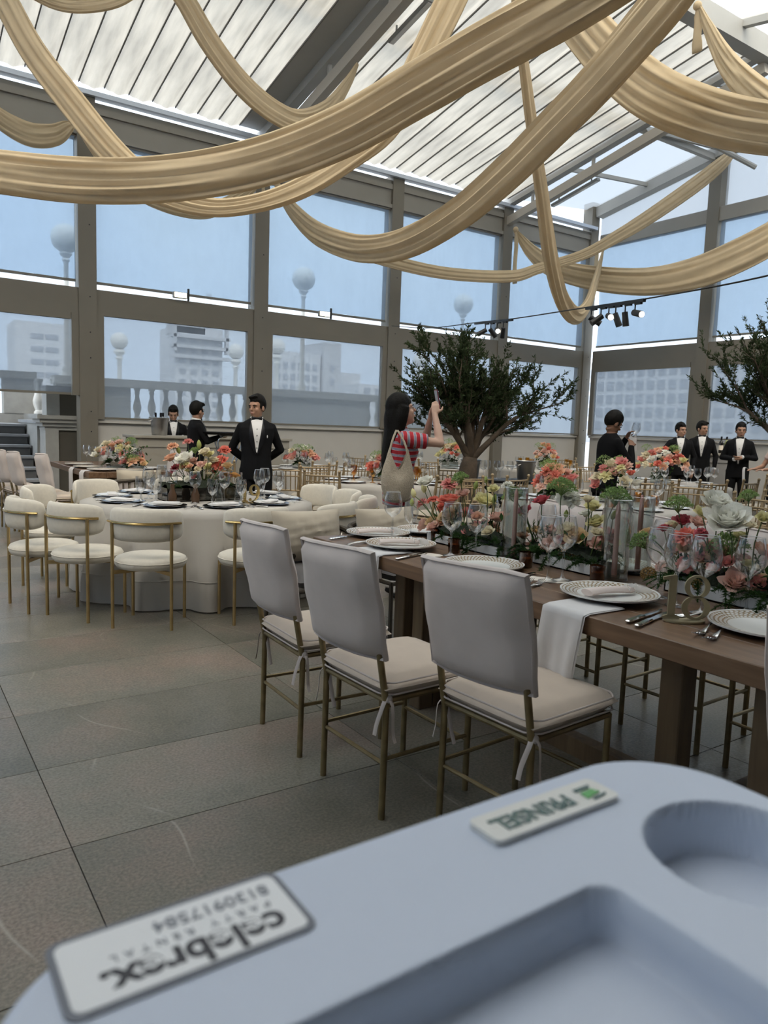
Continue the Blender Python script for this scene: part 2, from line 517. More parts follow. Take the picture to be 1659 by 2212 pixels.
# ---------------------------------------------------------------- mesh building
class MB:
    def __init__(s):
        s.v = []
        s.f = []
        s.m = []

    def add(s, vs, fs, mi=0):
        o = len(s.v)
        s.v.extend([tuple(p) for p in vs])
        s.f.extend([tuple(i + o for i in q) for q in fs])
        s.m.extend([mi] * len(fs))
        return s

    def box(s, c, d, rz=0, bev=0, mi=0):
        """box with centre c and full size d"""
        x, y, z = d[0] / 2, d[1] / 2, d[2] / 2
        ca, sa = math.cos(rz), math.sin(rz)
        if bev > 0:
            b = min(bev, x * .99, y * .99, z * .99)
            vs = []
            for sz in (-1, 1):
                for (zz, ins) in (((z) * sz, b), ((z - b) * sz, 0)):
                    pass
            rings = [(-z, b), (-z + b, 0), (z - b, 0), (z, b)]
            vs = []
            for zz, ins in rings:
                X, Y = x - ins, y - ins
                k = b if ins == 0 else b * .4
                pts = [(X, -Y + k), (X, Y - k), (X - k, Y), (-X + k, Y), (-X, Y - k), (-X, -Y + k), (-X + k, -Y), (X - k, -Y)]
                vs += [(px, py, zz) for px, py in pts]
            fs = [tuple(range(7, -1, -1)), tuple(range(24, 32))]
            for r in range(3):
                for i in range(8):
                    j = (i + 1) % 8
                    fs.append((r * 8 + i, r * 8 + j, r * 8 + 8 + j, r * 8 + 8 + i))
        else:
            vs = [(sx * x, sy * y, sz * z) for sz in (-1, 1) for sy in (-1, 1) for sx in (-1, 1)]
            fs = [(0, 2, 3, 1), (4, 5, 7, 6), (0, 1, 5, 4), (2, 6, 7, 3), (0, 4, 6, 2), (1, 3, 7, 5)]
        vs = [(c[0] + ca * p[0] - sa * p[1], c[1] + sa * p[0] + ca * p[1], c[2] + p[2]) for p in vs]
        return s.add(vs, fs, mi)

    def bar(s, a, b, w, h=None, mi=0, upv=(0, 0, 1)):
        """rectangular bar from a to b"""
        a, b = Vector(a), Vector(b)
        h = h or w
        d = (b - a).normalized()
        u = Vector(upv)
        if abs(d.dot(u)) > .95:
            u = Vector((0, 1, 0))
        r = d.cross(u).normalized()
        u = r.cross(d).normalized()
        vs = []
        for p in (a, b):
            for sx, sy in ((-1, -1), (1, -1), (1, 1), (-1, 1)):
                vs.append(p + r * (sx * w / 2) + u * (sy * h / 2))
        fs = [(0, 3, 2, 1), (4, 5, 6, 7)] + [(i, (i + 1) % 4, 4 + (i + 1) % 4, 4 + i) for i in range(4)]
        fs = [tuple(reversed(q)) for q in fs]
        return s.add(vs, fs, mi)

    def tube(s, pts, rad, n=8, mi=0, cap=True, flat=None, upv=None):
        """tube along pts; rad number or list; flat=(a,b) scales the section axes"""
        pts = [Vector(p) for p in pts]
        if not isinstance(rad, list):
            rad = [rad] * len(pts)
        k = len(pts)
        vs = []
        d0 = (pts[1] - pts[0]).normalized()
        u = Vector(upv) if upv else (Vector((0, 0, 1)) if abs(d0.z) < .9 else Vector((1, 0, 0)))
        fa, fb = flat or (1, 1)
        for i, p in enumerate(pts):
            if i == 0:
                d = pts[1] - pts[0]
            elif i == k - 1:
                d = pts[-1] - pts[-2]
            else:
                d = (pts[i + 1] - p).normalized() + (p - pts[i - 1]).normalized()
            if d.length < 1e-9:
                d = d0
            d.normalize()
            r = d.cross(u)
            if r.length < 1e-6:
                r = d.cross(Vector((0.3, 1, 0.2)))
            r.normalize()
            uu = r.cross(d).normalized()
            u = uu
            rr = rad[i]
            ra, rb = (rr if isinstance(rr, (tuple, list)) else (rr * fa, rr * fb))
            for j in range(n):
                a = 2 * PI * j / n
                vs.append(p + r * (math.cos(a) * ra) + uu * (math.sin(a) * rb))
        fs = []
        for i in range(k - 1):
            for j in range(n):
                q = (j + 1) % n
                fs.append((i * n + j, i * n + q, i * n + n + q, i * n + n + j))
        if cap:
            fs.append(tuple(range(n - 1, -1, -1)))
            fs.append(tuple(range((k - 1) * n, k * n)))
        fs = [tuple(q) for q in fs]
        return s.add(vs, fs, mi)

    def lathe(s, prof, n=24, c=(0, 0, 0), mi=0, sx=1, sy=1):
        """profile [(r, z)...] turned about z"""
        vs = []
        fs = []
        for r, z in prof:
            for j in range(n):
                a = 2 * PI * j / n
                vs.append((c[0] + max(r, 1e-5) * math.cos(a) * sx, c[1] + max(r, 1e-5) * math.sin(a) * sy, c[2] + z))
        for i in range(len(prof) - 1):
            for j in range(n):
                q = (j + 1) % n
                fs.append((i * n + j, i * n + q, i * n + n + q, i * n + n + j))
        return s.add(vs, fs, mi)

    def ball(s, c, r, n=12, m=8, mi=0, rot=None):
        r = r if isinstance(r, (tuple, list)) else (r, r, r)
        vs = []
        fs = []
        for i in range(m + 1):
            t = PI * i / m
            for j in range(n):
                a = 2 * PI * j / n
                p = Vector((max(math.sin(t), 1e-4) * math.cos(a) * r[0], max(math.sin(t), 1e-4) * math.sin(a) * r[1], -math.cos(t) * r[2]))
                if rot:
                    p = rot @ p
                vs.append((c[0] + p.x, c[1] + p.y, c[2] + p.z))
        for i in range(m):
            for j in range(n):
                q = (j + 1) % n
                fs.append((i * n + j, i * n + q, i * n + n + q, i * n + n + j))
        fs.append(tuple(range(n - 1, -1, -1)))
        fs.append(tuple(range(m * n, m * n + n)))
        return s.add(vs, fs, mi)

    def grid(s, fn, nu, nv, mi=0, wrap=False):
        """fn(u, v) -> point, u, v in 0..1"""
        vs = [fn(i / nu, j / nv) for j in range(nv + 1) for i in range(nu + (0 if wrap else 1))]
        w = nu if wrap else nu + 1
        fs = []
        for j in range(nv):
            for i in range(nu):
                q = (i + 1) % w
                fs.append((j * w + i, j * w + q, (j + 1) * w + q, (j + 1) * w + i))
        return s.add(vs, fs, mi)

    def prism(s, poly, z0, z1, mi=0):
        """extrude a convex-ish polygon in xy"""
        n = len(poly)
        vs = [(x, y, z0) for x, y in poly] + [(x, y, z1) for x, y in poly]
        fs = [tuple(range(n - 1, -1, -1)), tuple(range(n, 2 * n))] + [(i, (i + 1) % n, n + (i + 1) % n, n + i) for i in range(n)]
        return s.add(vs, fs, mi)

    def mesh(s, name, mats, smooth=True):
        me = bpy.data.meshes.new(name)
        me.from_pydata(s.v, [], s.f)
        mats = mats if isinstance(mats, (list, tuple)) else [mats]
        for m in mats:
            me.materials.append(m)
        if len(mats) > 1:
            me.polygons.foreach_set('material_index', s.m)
        if smooth:
            me.polygons.foreach_set('use_smooth', [True] * len(me.polygons))
            if smooth != 'all':
                try:
                    me.set_sharp_from_angle(angle=R(42))
                except Exception:
                    pass
        me.update()
        return me

    def build(s, name, mats, parent=None, smooth=True, loc=None, rot=None):
        return link(name, s.mesh(name, mats, smooth), parent, loc, rot)


def link(name, data, parent=None, loc=None, rot=None):
    o = bpy.data.objects.new(name, data)
    COL.objects.link(o)
    if parent:
        o.parent = parent
    if loc is not None:
        o.location = loc
    if rot is not None:
        o.rotation_euler = rot if isinstance(rot, (tuple, list)) else (0, 0, rot)
    return o


def tag(o, label=None, cat=None, group=None, kind=None):
    for k, v in (('label', label), ('category', cat), ('group', group), ('kind', kind)):
        if v:
            o[k] = v
    return o


def thing(name, label, cat, loc=(0, 0, 0), rz=0, group=None, kind=None):
    o = link(name, None, None, loc, rz)
    o.empty_display_size = 0.1
    return tag(o, label, cat, group, kind)


KIDS = {}


def copy_tree(o, label=None, loc=None, rz=None, group=None, parent=None):
    """copy a thing with its parts and sub-parts"""
    kids = KIDS.get(o.name)
    if kids is None:
        kids = KIDS[o.name] = [ch for ch in bpy.data.objects if ch.parent == o] if False else list(o.children)
    c = o.copy()
    COL.objects.link(c)
    c.parent = parent
    if label:
        c['label'] = label
    if group:
        c['group'] = group
    if loc is not None:
        c.location = loc
    if rz is not None:
        c.rotation_euler = rz if isinstance(rz, (tuple, list)) else (0, 0, rz)
    for ch in kids:
        copy_tree(ch, parent=c)
    return c


def ell(a, b, p=1.0, n=16):
    return [(a * math.copysign(abs(math.cos(t)) ** p, math.cos(t)), b * math.copysign(abs(math.sin(t)) ** p, math.sin(t))) for t in [2 * PI * i / n for i in range(n)]]


def smooth_path(pts, n):
    """Catmull-Rom through pts, n samples in all"""
    P = [Vector(p) for p in pts]
    P = [P[0] * 2 - P[1]] + P + [P[-1] * 2 - P[-2]]
    out = []
    segs = len(P) - 3
    for i in range(n):
        t = i / (n - 1) * segs
        k = min(int(t), segs - 1)
        t -= k
        a, b, c, d = P[k:k + 4]
        out.append(.5 * ((2 * b) + (c - a) * t + (2 * a - 5 * b + 4 * c - d) * t * t + (3 * b - a - 3 * c + d) * t ** 3))
    return out

# ================================================================ the setting
def struct(o):
    o['kind'] = 'structure'
    return o


YW, XR = 12.6, 14.50
PX = [-6.05, -3.10, -0.15, 2.80, 5.77, 8.69, 11.67, 14.50]
RY = 6.93                                      # ridge line


def roof_z(y):
    return 6.44 + 0.185 * (YW - y) if y >= RY else 6.44 + 0.185 * (YW - RY) - 0.185 * (RY - y)


# floor and its tiles
fl = struct(MB().box((4.2, 3.3, -0.061), (20.6, 18.8, 0.11)).build('floor', pm('joint_mortar', (0.075, 0.07, 0.06), 0.9), smooth=False))
TX, TY, TX0, TY0 = 1.304, 0.631, 0.473, 2.443
tile_mb = MB().box((0, 0, -0.004), (TX - 0.0035, TY - 0.0035, 0.008), bev=0.001)
tile_me = tile_mb.mesh('tile', TILE, True)
for i in range(-5, 11):
    for j in range(-5, 16):
        cx, cy = TX0 + (i + .5) * TX, TY0 + (j + .5) * TY
        if cx + TX / 2 > XR - 0.1 or cy + TY / 2 > YW + 0.3 or (cx < -0.9 and cy < 9) or cy < 0.2:
            continue
        link('tile', tile_me, fl, (cx, cy, 0))
apron = MB()
apron.box((4.2, -2.6, -0.004), (20.4, 5.4, 0.008))
apron.box((-3.4, 4.8, -0.004), (4.9, 9.2, 0.008))
apron.build('tile_field', TILE, fl, smooth=False)

# back wall: posts, transom, eave beam, low panels
wb = struct(link('wall_back', None))
for x in PX:
    top = 6.35 if x < 14 else 6.95
    m = MB().box((x, YW + 0.14, top / 2), (0.27, 0.28, top))
    m.build('post', FRAME, wb, False)
    b = MB()
    for z in (1.18, 1.5, 2.35, 2.75, 3.3, 4.4):
        b.tube([(x + 0.03, YW - 0.004, z), (x + 0.03, YW + 0.01, z)], 0.012, 6)
    b.build('bolt', BLACK, wb)
for a, b in zip(PX[:-1], PX[1:]):
    cx, w = (a + b) / 2, b - a - 0.27
    MB().box((cx, YW + 0.13, 3.285), (w, 0.2, 0.29)).build('transom', FRAME, wb, False)
    m = MB().box((cx, YW + 0.16, 5.98), (w, 0.2, 0.56))
    m.box((cx, YW + 0.04, 5.76), (w, 0.06, 0.07))
    m.box((cx, YW + 0.05, 6.13), (w, 0.06, 0.10))
    m.build('eave_beam', FRAME_E, wb, False)
    MB().box((cx, YW + 0.0, 6.34), (w + 0.27, 0.16, 0.07)).build('gutter', GUTTER, wb, False)
    if a > -0.2 and a < 2.5:
        continue                                  # the open doorway to the stairs
    m = MB().box((cx, YW + 0.16, 0.69), (w, 0.08, 1.38))
    m.box((cx, YW + 0.12, 1.35), (w, 0.12, 0.05))
    m.build('low_panel', WHITE, wb, False)

# right wall
RYP = [YW, 9.51, 6.42, 3.33, 0.24, -2.85, -5.94]
wr = struct(link('wall_right', None))
for y in RYP[1:]:
    t = roof_z(y) + 0.1
    MB().box((XR + 0.14, y, t / 2), (0.28, 0.27, t)).build('post', FRAME, wr, False)
for a, b in zip(RYP[:-1], RYP[1:]):
    cy, w = (a + b) / 2, a - b - 0.27
    MB().box((XR + 0.13, cy, 3.285), (0.2, w, 0.29)).build('transom', FRAME, wr, False)
    MB().box((XR + 0.13, cy, 6.03), (0.2, w, 0.28)).build('eave_beam', FRAME_E, wr, False)
    m = MB().box((XR + 0.16, cy, 0.69), (0.08, w, 1.38))
    m.box((XR + 0.12, cy, 1.35), (0.12, w, 0.05))
    m.build('low_panel', WHITE, wr, False)
    za, zb = roof_z(a) + 0.30, roof_z(b) + 0.30
    MB().bar((XR + 0.1, a, za), (XR + 0.1, b, zb), 0.24, 0.26).build('gable_rafter', FRAME_R, wr, False)
    q = MB().add([(XR + 0.2, a, 6.17), (XR + 0.2, b, 6.17), (XR + 0.2, b, zb), (XR + 0.2, a, za)], [(0, 1, 2, 3)])
    q.build('gable_pane', ROOFGLASS, wr, False)

# walls behind and beside the camera: the building the glass hall leans on
struct(MB().box((4.2, -6.1, 3.2), (20.8, 0.2, 6.4)).build('wall_front', pm('building_plaster', (0.42, 0.40, 0.36), 0.8), smooth=False))
wl = struct(link('wall_left', None))
for y in RYP:
    MB().box((-6.2, y, 3.2), (0.27, 0.27, 6.4)).build('post', FRAME, wl, False)
for a, b in zip(RYP[:-1], RYP[1:]):
    MB().box((-6.2, (a + b) / 2, 3.28), (0.2, a - b - 0.27, 0.29)).build('transom', FRAME, wl, False)
    MB().box((-6.2, (a + b) / 2, 4.9), (0.02, a - b - 0.3, 2.9)).build('roller_screen', SHADE, wl, False)
    MB().box((-6.2, (a + b) / 2, 1.6), (0.02, a - b - 0.3, 3.0)).build('roller_screen', SHADE_LOW, wl, False)


# windows: glass pane outside, roller screen inside, with its rails
def shade_grid(w, z0, z1, seed, amp=0.02, nu=26, nv=18):
    r = random.Random(seed)
    ph = [r.uniform(0, 6) for _ in range(6)]

    def fn(u, v):
        x = (u - .5) * w
        z = z0 + (z1 - z0) * v
        k = (1 - v) ** 2
        y = amp * (math.sin(3.1 * x + 2.4 * z + ph[0]) + .6 * math.sin(7 * x - 3 * z + ph[1]) * k + .5 * math.sin(13 * x + 6 * z + ph[2]) * k * k)
        return (x, y, z)
    return MB().grid(fn, nu, nv)


wno = 0


def window(c, rz, w, z0, z1, low, bottom=None, seed=0, gap=0.09):
    """c = centre of the opening in plan; rz turns the opening; screen hangs inside"""
    global wno
    wno += 1
    o = struct(link('window_%d' % wno, None, None, (c[0], c[1], 0), rz))
    MB().box((0, 0.17, (z0 + z1) / 2), (w, 0.012, z1 - z0)).build('pane', PANE, o, False)
    f = 0.11 if low else 0.05
    fy = 0.07
    if low:
        MB().box((-w / 2 + f / 2, fy, (z0 + z1) / 2), (f, 0.1, z1 - z0)).build('frame_stile', FRAME, o, False)
        MB().box((w / 2 - f / 2, fy, (z0 + z1) / 2), (f, 0.1, z1 - z0)).build('frame_stile', FRAME, o, False)
        MB().box((0, fy, z1 - f / 2), (w - 2 * f, 0.1, f)).build('frame_head', FRAME, o, False)
        b = z0 if bottom is None else bottom
        sw = w - 2 * f - 0.02
        shade_grid(sw, b + 0.03, z1 - f, seed, 0.004, 8, 8).build('roller_screen', SHADE_LOW, o, 'all', loc=(0, 0.06, 0))
        MB().box((0, 0.06, b + 0.02), (sw, 0.03, 0.035)).build('screen_rail', FRAME, o, False)
        if bottom is not None:
            MB().box((0, 0.05, z1 - f - 0.05), (sw, 0.09, 0.1)).build('screen_cassette', FRAME, o, False)
    else:
        sw = w - 0.05
        shade_grid(sw, z0 + gap + 0.04, z1, seed, 0.022, 30, 22).build('roller_screen', SHADE, o, 'all', loc=(0, 0.1, 0))
        MB().box((0, 0.1, z0 + gap + 0.02), (sw, 0.028, 0.04)).build('screen_rail', FRAME_D, o, False)
    return o


for k, (a, b) in enumerate(zip(PX[:-1], PX[1:])):
    cx, w = (a + b) / 2, b - a - 0.27
    window((cx, YW), 0, w, 3.43, 5.70, False, seed=k)
    if -0.2 < a < 2.5:
        window((cx, YW), 0, w, 1.75, 3.14, True, bottom=1.75, seed=k + 20)
    else:
        window((cx, YW), 0, w, 1.38, 3.14, True, seed=k + 20)
for k, (a, b) in enumerate(zip(RYP[:-1], RYP[1:])):
    cy, w = (a + b) / 2, a - b - 0.27
    window((XR, cy), -PI / 2, w, 3.43, 5.89, False, seed=k + 40)
    window((XR, cy), -PI / 2, w, 1.38, 3.14, True, seed=k + 60, bottom=1.38)

# ceiling: pleated translucent sheets, one object each
ceil = struct(link('ceiling', None))
PWD = 0.372


def pleat(w, belly):
    y0, y1 = YW - 0.05, RY + 0.1

    def fn(u, v):
        y = y0 + (y1 - y0) * v
        s = math.sin(PI * u) ** 0.7
        ripple = 0.012 * math.sin(u * PI * 4 + 0.6)
        return ((u - .5) * w, y, roof_z(y) - belly * s - ripple * s + 0.03)
    m = MB().grid(fn, 12, 6)
    return m


sheet_me = pleat(PWD, 0.055).mesh('ceiling_sheet', ROOFSHEET, 'all')
seam_me = MB().bar((0, YW - 0.05, roof_z(YW - .05) + 0.018), (0, RY + 0.1, roof_z(RY + .1) + 0.018), 0.014, 0.03).mesh('seam_batten', pm('seam_dark', (0.16, 0.155, 0.15), 0.8), False)
for x0, n in ((5.29, 30), (11.55, 15)):
    for k in range(n):
        link('ceiling_sheet', sheet_me, ceil, (x0 - PWD * (k + .5), 0, 0))
        link('seam_batten', seam_me, ceil, (x0 - PWD * k, 0, 0))
# cover strip between the two banks of sheets, and the frosted glass bay by the gable
MB().grid(lambda u, v: (5.29 + 0.68 * u, YW - (YW - RY) * v, roof_z(YW - (YW - RY) * v) + 0.04), 2, 2).build('cover_strip', FRAME_R, ceil)
for k in range(3):
    xa, xb = 11.62 + 0.98 * k, 11.62 + 0.98 * (k + 1)
    MB().grid(lambda u, v: (xa + (xb - xa) * u, YW + .2 - (YW + .2 - RY) * v, roof_z(YW - (YW - RY) * v) + 0.12 + 0.26 * ((xa + (xb - xa) * u) - 11.62) / 2.9), 2, 2).build('roof_pane', ROOFGLASS, ceil)
for y in (11.2, 9.5, 8.0):
    MB().bar((11.6, y, roof_z(y) + 0.10), (XR, y, roof_z(y) + 0.34), 0.06, 0.08).build('glazing_bar', FRAME_R, ceil, False)
OPAQUE = pm('roof_board', (0.50, 0.45, 0.37), 0.8)
# near slope of the roof, clear warm panes added to brighten the hall, and the flat bay behind it
for k in range(11):
    xa, xb = -6.2 + 1.89 * k, -6.2 + 1.89 * (k + 1)
    MB().grid(lambda u, v: (xa + (xb - xa) * u, RY - 5.67 * v, roof_z(RY - 5.67 * v) + 0.1), 1, 2).build('roof_pane', FILLGLASS, ceil)
    MB().bar((xb, RY, roof_z(RY) + 0.06), (xb, RY - 5.67, roof_z(RY - 5.67) + 0.06), 0.1, 0.12).build('glazing_bar', FRAME_R, ceil, False)
MB().box((4.2, -2.4, 6.52), (20.8, 7.4, 0.03)).build('flat_roof_sheet', OPAQUE, ceil, False)
# ridge, rafters and hanging chords
MB().box((4.2, RY, roof_z(RY) - 0.08), (20.6, 0.22, 0.30)).build('ridge_beam', FRAME_R, ceil, False)
MB().box((4.2, 9.6, roof_z(9.6) + 0.2), (20.6, 0.1, 0.12)).build('purlin', FRAME_R, ceil, False)
for x in (-0.15, 5.77, 11.67):
    e0, e1 = YW + 0.1, RY
    MB().bar((x, e0, roof_z(e0) - 0.02), (x, e1, roof_z(e1) - 0.02), 0.16, 0.16).build('rafter', FRAME_R, ceil, False)
    MB().bar((x, e0, roof_z(e0) - 0.42), (x, e1, roof_z(e1) - 0.30), 0.13, 0.17).build('hanging_chord', FRAME_C, ceil, False)
    for y in (11.9, 10.3, 8.7, 7.3):
        MB().bar((x, y, roof_z(y) - 0.4), (x, y, roof_z(y)), 0.05).build('hanger', FRAME_R, ceil, False)
# curved brace in the gable bay
MB().tube(smooth_path([(11.75, 9.2, roof_z(9.2) - 0.15), (12.6, 9.3, roof_z(9.2) + 0.1), (13.5, 9.1, roof_z(9.2) + 0.05), (14.4, 8.6, roof_z(9.2) - 0.35)], 14), 0.05, 8).build('curved_brace', FRAME_R, ceil)


# strip lamps and floodlights under the roof
def strip_lamp(label, a, b):
    a, b = Vector(a), Vector(b)
    t = thing('strip_lamp', label, 'lamp', (a + b) / 2, 0, 'strip lamps under the roof')
    d = (b - a) / 2
    MB().bar(-d, d, 0.09, 0.05).build('housing', LEDOFF, t, False)
    m = MB().bar(-d * .96 + Vector((0, 0, -.03)), d * .96 + Vector((0, 0, -.03)), 0.06, 0.012)
    m.build('diffuser', PORC, t, False)
    for k in (-.7, .7):
        MB().bar(d * k + Vector((0, 0, .02)), d * k + Vector((0, 0, .14)), 0.02).build('bracket', LEDOFF, t, False)


strip_lamp('grey perforated strip lamp on the chord between the two banks of pleats', (6.05, 9.1, roof_z(9.1) - 0.38), (6.05, 8.2, roof_z(8.2) - 0.38))
strip_lamp('strip lamp clipped low on the chord nearest the glass gable corner', (11.85, 11.5, roof_z(11.5) - 0.5), (11.85, 10.3, roof_z(10.3) - 0.48))
strip_lamp('strip lamp up by the curved brace in the gable bay', (12.3, 8.4, roof_z(8.4) - 0.1), (13.2, 8.3, roof_z(8.3) - 0.1))


def flood(label, loc):
    t = thing('flood_lamp', label, 'lamp', loc, 0, 'floodlights on the transom')
    MB().box((0, 0, 0), (0.24, 0.07, 0.10), bev=0.01).build('housing', LEDOFF, t)
    MB().box((0, -0.04, 0.0), (0.2, 0.01, 0.075)).build('lens', FLOODLIT, t, False)
    MB().bar((0.14, -0.02, -0.08), (0.14, -0.02, 0.12), 0.03).build('yoke', BLACK, t, False)


flood('small lit floodlight on the transom above the bar window', (4.27, YW - 0.02, 3.50))
flood('lit floodlight on the transom under the creased screen between posts', (7.05, YW - 0.02, 3.50))

# wires along the chord
m = MB()
for k in range(3):
    r = random.Random(k)
    pts = [(11.72 + 0.04 * k, YW - i * 0.55, roof_z(YW - i * .55) - 0.30 + r.uniform(-.03, .03)) for i in range(9)]
    m.tube(smooth_path(pts, 40), 0.009, 5)
tag(m.build('wiring_loom', BLACK), 'black electric wires strapped along the chord beside the glass gable bay', 'wire')

# ================================================================ outside: terrace, stairs, parapet, lamps, town
gr = struct(MB().box((10, 60, -0.3), (240, 240, 0.2)).build('ground_outside', pm('terrace_paving', (0.44, 0.44, 0.43), 0.85, noise=(0.4, 0.08)), smooth=False))
st = thing('outdoor_stairs', 'pale stone stairs rising outside the open doorway by the grey chairs', 'stairs', (0, 0, 0))
for k in range(7):
    z = 0.178 * (k + 1)
    y = YW + 0.5 + 0.29 * k
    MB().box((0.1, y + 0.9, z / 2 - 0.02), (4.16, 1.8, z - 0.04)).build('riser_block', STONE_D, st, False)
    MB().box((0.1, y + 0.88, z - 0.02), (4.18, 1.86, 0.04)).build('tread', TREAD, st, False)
ped = thing('stone_pedestal', 'stepped pale stone pedestal with cornice beside the outdoor stairs', 'pedestal', (2.22, YW + 0.5, 0))
PEDST_SHADED = pm('shaded_face_taupe', (0.085, 0.075, 0.058), 0.8)  # darker colour stands in for the pedestal face turned from the light
MB().box((0.11, 0.25, 0.59), (0.20, 0.5, 1.18)).build('lit_face', PEDST, ped, False)
MB().box((0.38, 0.27, 0.59), (0.34, 0.46, 1.18)).build('panel', PEDST_SHADED, ped, False)
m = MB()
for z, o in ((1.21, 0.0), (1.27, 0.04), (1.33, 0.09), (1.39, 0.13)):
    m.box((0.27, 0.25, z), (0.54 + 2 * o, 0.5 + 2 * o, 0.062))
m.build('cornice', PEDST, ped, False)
MB().box((0.15, 0.3, 1.66), (0.2, 0.4, 0.48)).build('upper_lit_face', PEDST, ped, False)
MB().box((0.42, 0.3, 1.66), (0.34, 0.4, 0.48)).build('upper_shaded_face', PEDST_SHADED, ped, False)
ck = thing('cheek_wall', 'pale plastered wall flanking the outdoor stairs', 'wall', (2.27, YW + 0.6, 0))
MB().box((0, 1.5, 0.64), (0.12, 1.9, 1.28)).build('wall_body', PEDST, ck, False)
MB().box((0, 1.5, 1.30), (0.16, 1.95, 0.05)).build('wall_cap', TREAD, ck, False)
# baluster prototype
bal_me = MB().lathe([(0.07, 0), (0.07, 0.04), (0.045, 0.07), (0.085, 0.2), (0.09, 0.26), (0.05, 0.42), (0.04, 0.5), (0.06, 0.54), (0.045, 0.58), (0.07, 0.6), (0.07, 0.64)], 10).mesh('baluster', STONE)
par = thing('terrace_parapet', 'white terrace parapet with balusters seen through the window screens', 'parapet', (0, 16, 0))
MB().box((9.44, 0, 0.70), (13.12, 0.3, 1.42)).build('base_wall', STONE, par, False)
MB().box((9.44, 0, 2.13), (13.16, 0.42, 0.16)).build('coping', STONE, par, False)
for x0, x1 in ((2.9, 4.35), (7.35, 10.2), (11.6, 13.0)):
    MB().box(((x0 + x1) / 2, 0, 1.73), (x1 - x0, 0.26, 0.66)).build('pier', STONE, par, False)
for x0, n in ((4.52, 10), (10.3, 5), (13.1, 6)):
    for k in range(n):
        link('baluster', bal_me, par, (x0 + k * 0.305, 0, 1.41))
par2 = thing('stair_parapet', 'balustrade on the upper landing behind the stone pedestal', 'parapet', (0, 16.6, 0))
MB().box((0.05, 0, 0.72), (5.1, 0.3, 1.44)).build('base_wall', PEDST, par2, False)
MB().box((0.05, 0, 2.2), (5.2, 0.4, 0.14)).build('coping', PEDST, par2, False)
for k in range(5):
    link('baluster', bal_me, par2, (2.64 - k * 0.045, -.33 * k - .28, 1.44))
for k in range(4):
    link('baluster', bal_me, par2, (1.75 - k * 0.3, 0, 1.44))
MB().box((2.55, -.95, 0.72), (0.3, 1.6, 1.44)).build('balustrade_plinth', PEDST, par2, False)
for x in (2.2, 2.5):
    MB().box((x, 0, 1.8), (0.3, 0.32, 0.72)).build('pier', PEDST, par2, False)

lamp_pole = MB().lathe([(0.11, 0), (0.11, 0.12), (0.07, 0.2), (0.05, 1.6), (0.045, 2.2), (0.08, 2.24), (0.05, 2.28), (0.12, 2.36), (0.1, 2.42)], 12)
lamp_p = lamp_pole.mesh('pole', LAMPG)
lamp_g = MB().ball((0, 0, 2.66), 0.28, 16, 10).mesh('globe', LAMPG)
for x, y, z, s, lb in ((3.15, 16, 2.212, 1.0, 'globe lamp post behind the screen next to the leftmost window post'), (8.40, 16, 2.212, .98, 'globe lamp post behind the creased screen in the middle bay'),
                       (13.30, 16, 2.212, .98, 'globe lamp post behind the screen above the olive tree'), (6.5, 25, -.2, 1.58, 'small far globe lamp left of the unfinished tower'),
                       (10.5, 25, -.2, 1.58, 'small far globe lamp right of the unfinished tower'), (12.1, 25, -.2, 1.7, 'far globe lamp in front of the stepped pale apartment block'), (16.4, 22, -.2, 1.58, 'far globe lamp standing right of the stepped apartment block')):
    t = thing('globe_lamp', lb, 'street lamp', (x, y, z), 0, 'globe lamps on the terrace')
    t.scale = (s, s, s)
    link('pole', lamp_p, t)
    g = link('globe', lamp_g, t)
    if s > 1.2:
        g.location.z = 2.66 * (1 - .62)
        g.scale = (.62, .62, .62)
        g.location.z = 2.42 + .17 - 2.66 * .62

win_me = {}


def block(name, label, loc, size, wins, mat, facing='y', cat='building', extra=None):
    """far block: body, windows (nx, nz, w, h, margin) on the face towards the hall"""
    t = thing(name, label, cat, loc)
    w, d, h = size
    MB().box((0, d / 2, h / 2) if facing == 'y' else (d / 2, 0, h / 2), (w, d, h) if facing == 'y' else (d, w, h)).build('wall', mat, t, False)
    for (nx, nz, ww, hh, x0, x1, z0, z1) in wins:
        key = (ww, hh, facing)
        if key not in win_me:
            win_me[key] = MB().box((0, 0, 0), (ww, 0.12, hh) if facing == 'y' else (0.12, ww, hh)).mesh('window', FARWIN, False)
        for i in range(nx):
            for j in range(nz):
                x = x0 + (x1 - x0) * (i / max(1, nx - 1))
                z = z0 + (z1 - z0) * (j / max(1, nz - 1))
                link('window', win_me[key], t, (x, 0, z) if facing == 'y' else (0, x, z))
    if extra:
        extra(t)
    return t


block('apartment_block', 'pale block with banded windows seen through the half lowered screen', (10.3, 60, -6), (4.0, 4, 14.2), [(2, 6, 0.85, 0.35, -0.55, 0.45, 8.6, 13.2)], CONC)


def tower_extra(t):
    m = MB()
    for z in (12.6, 13.4, 14.2):
        m.box((0, -0.3, z), (4.9, 0.6, 0.25))
    m.build('floor_slab', CONC_D, t, False)
    MB().bar((1.2, 1, 14.4), (1.2, 1, 18.0), 0.35).build('crane_mast', CONC_D, t, False)
    MB().box((-0.8, 1, 15.2), (2.6, 2, 1.4)).build('stair_core', CONC_D, t, False)
    for s in (-1, 1):
        MB().box((s * 2.2, -0.4, 14.3), (0.25, 0.4, 2.6)).build('safety_net', CONC_D, t, False)


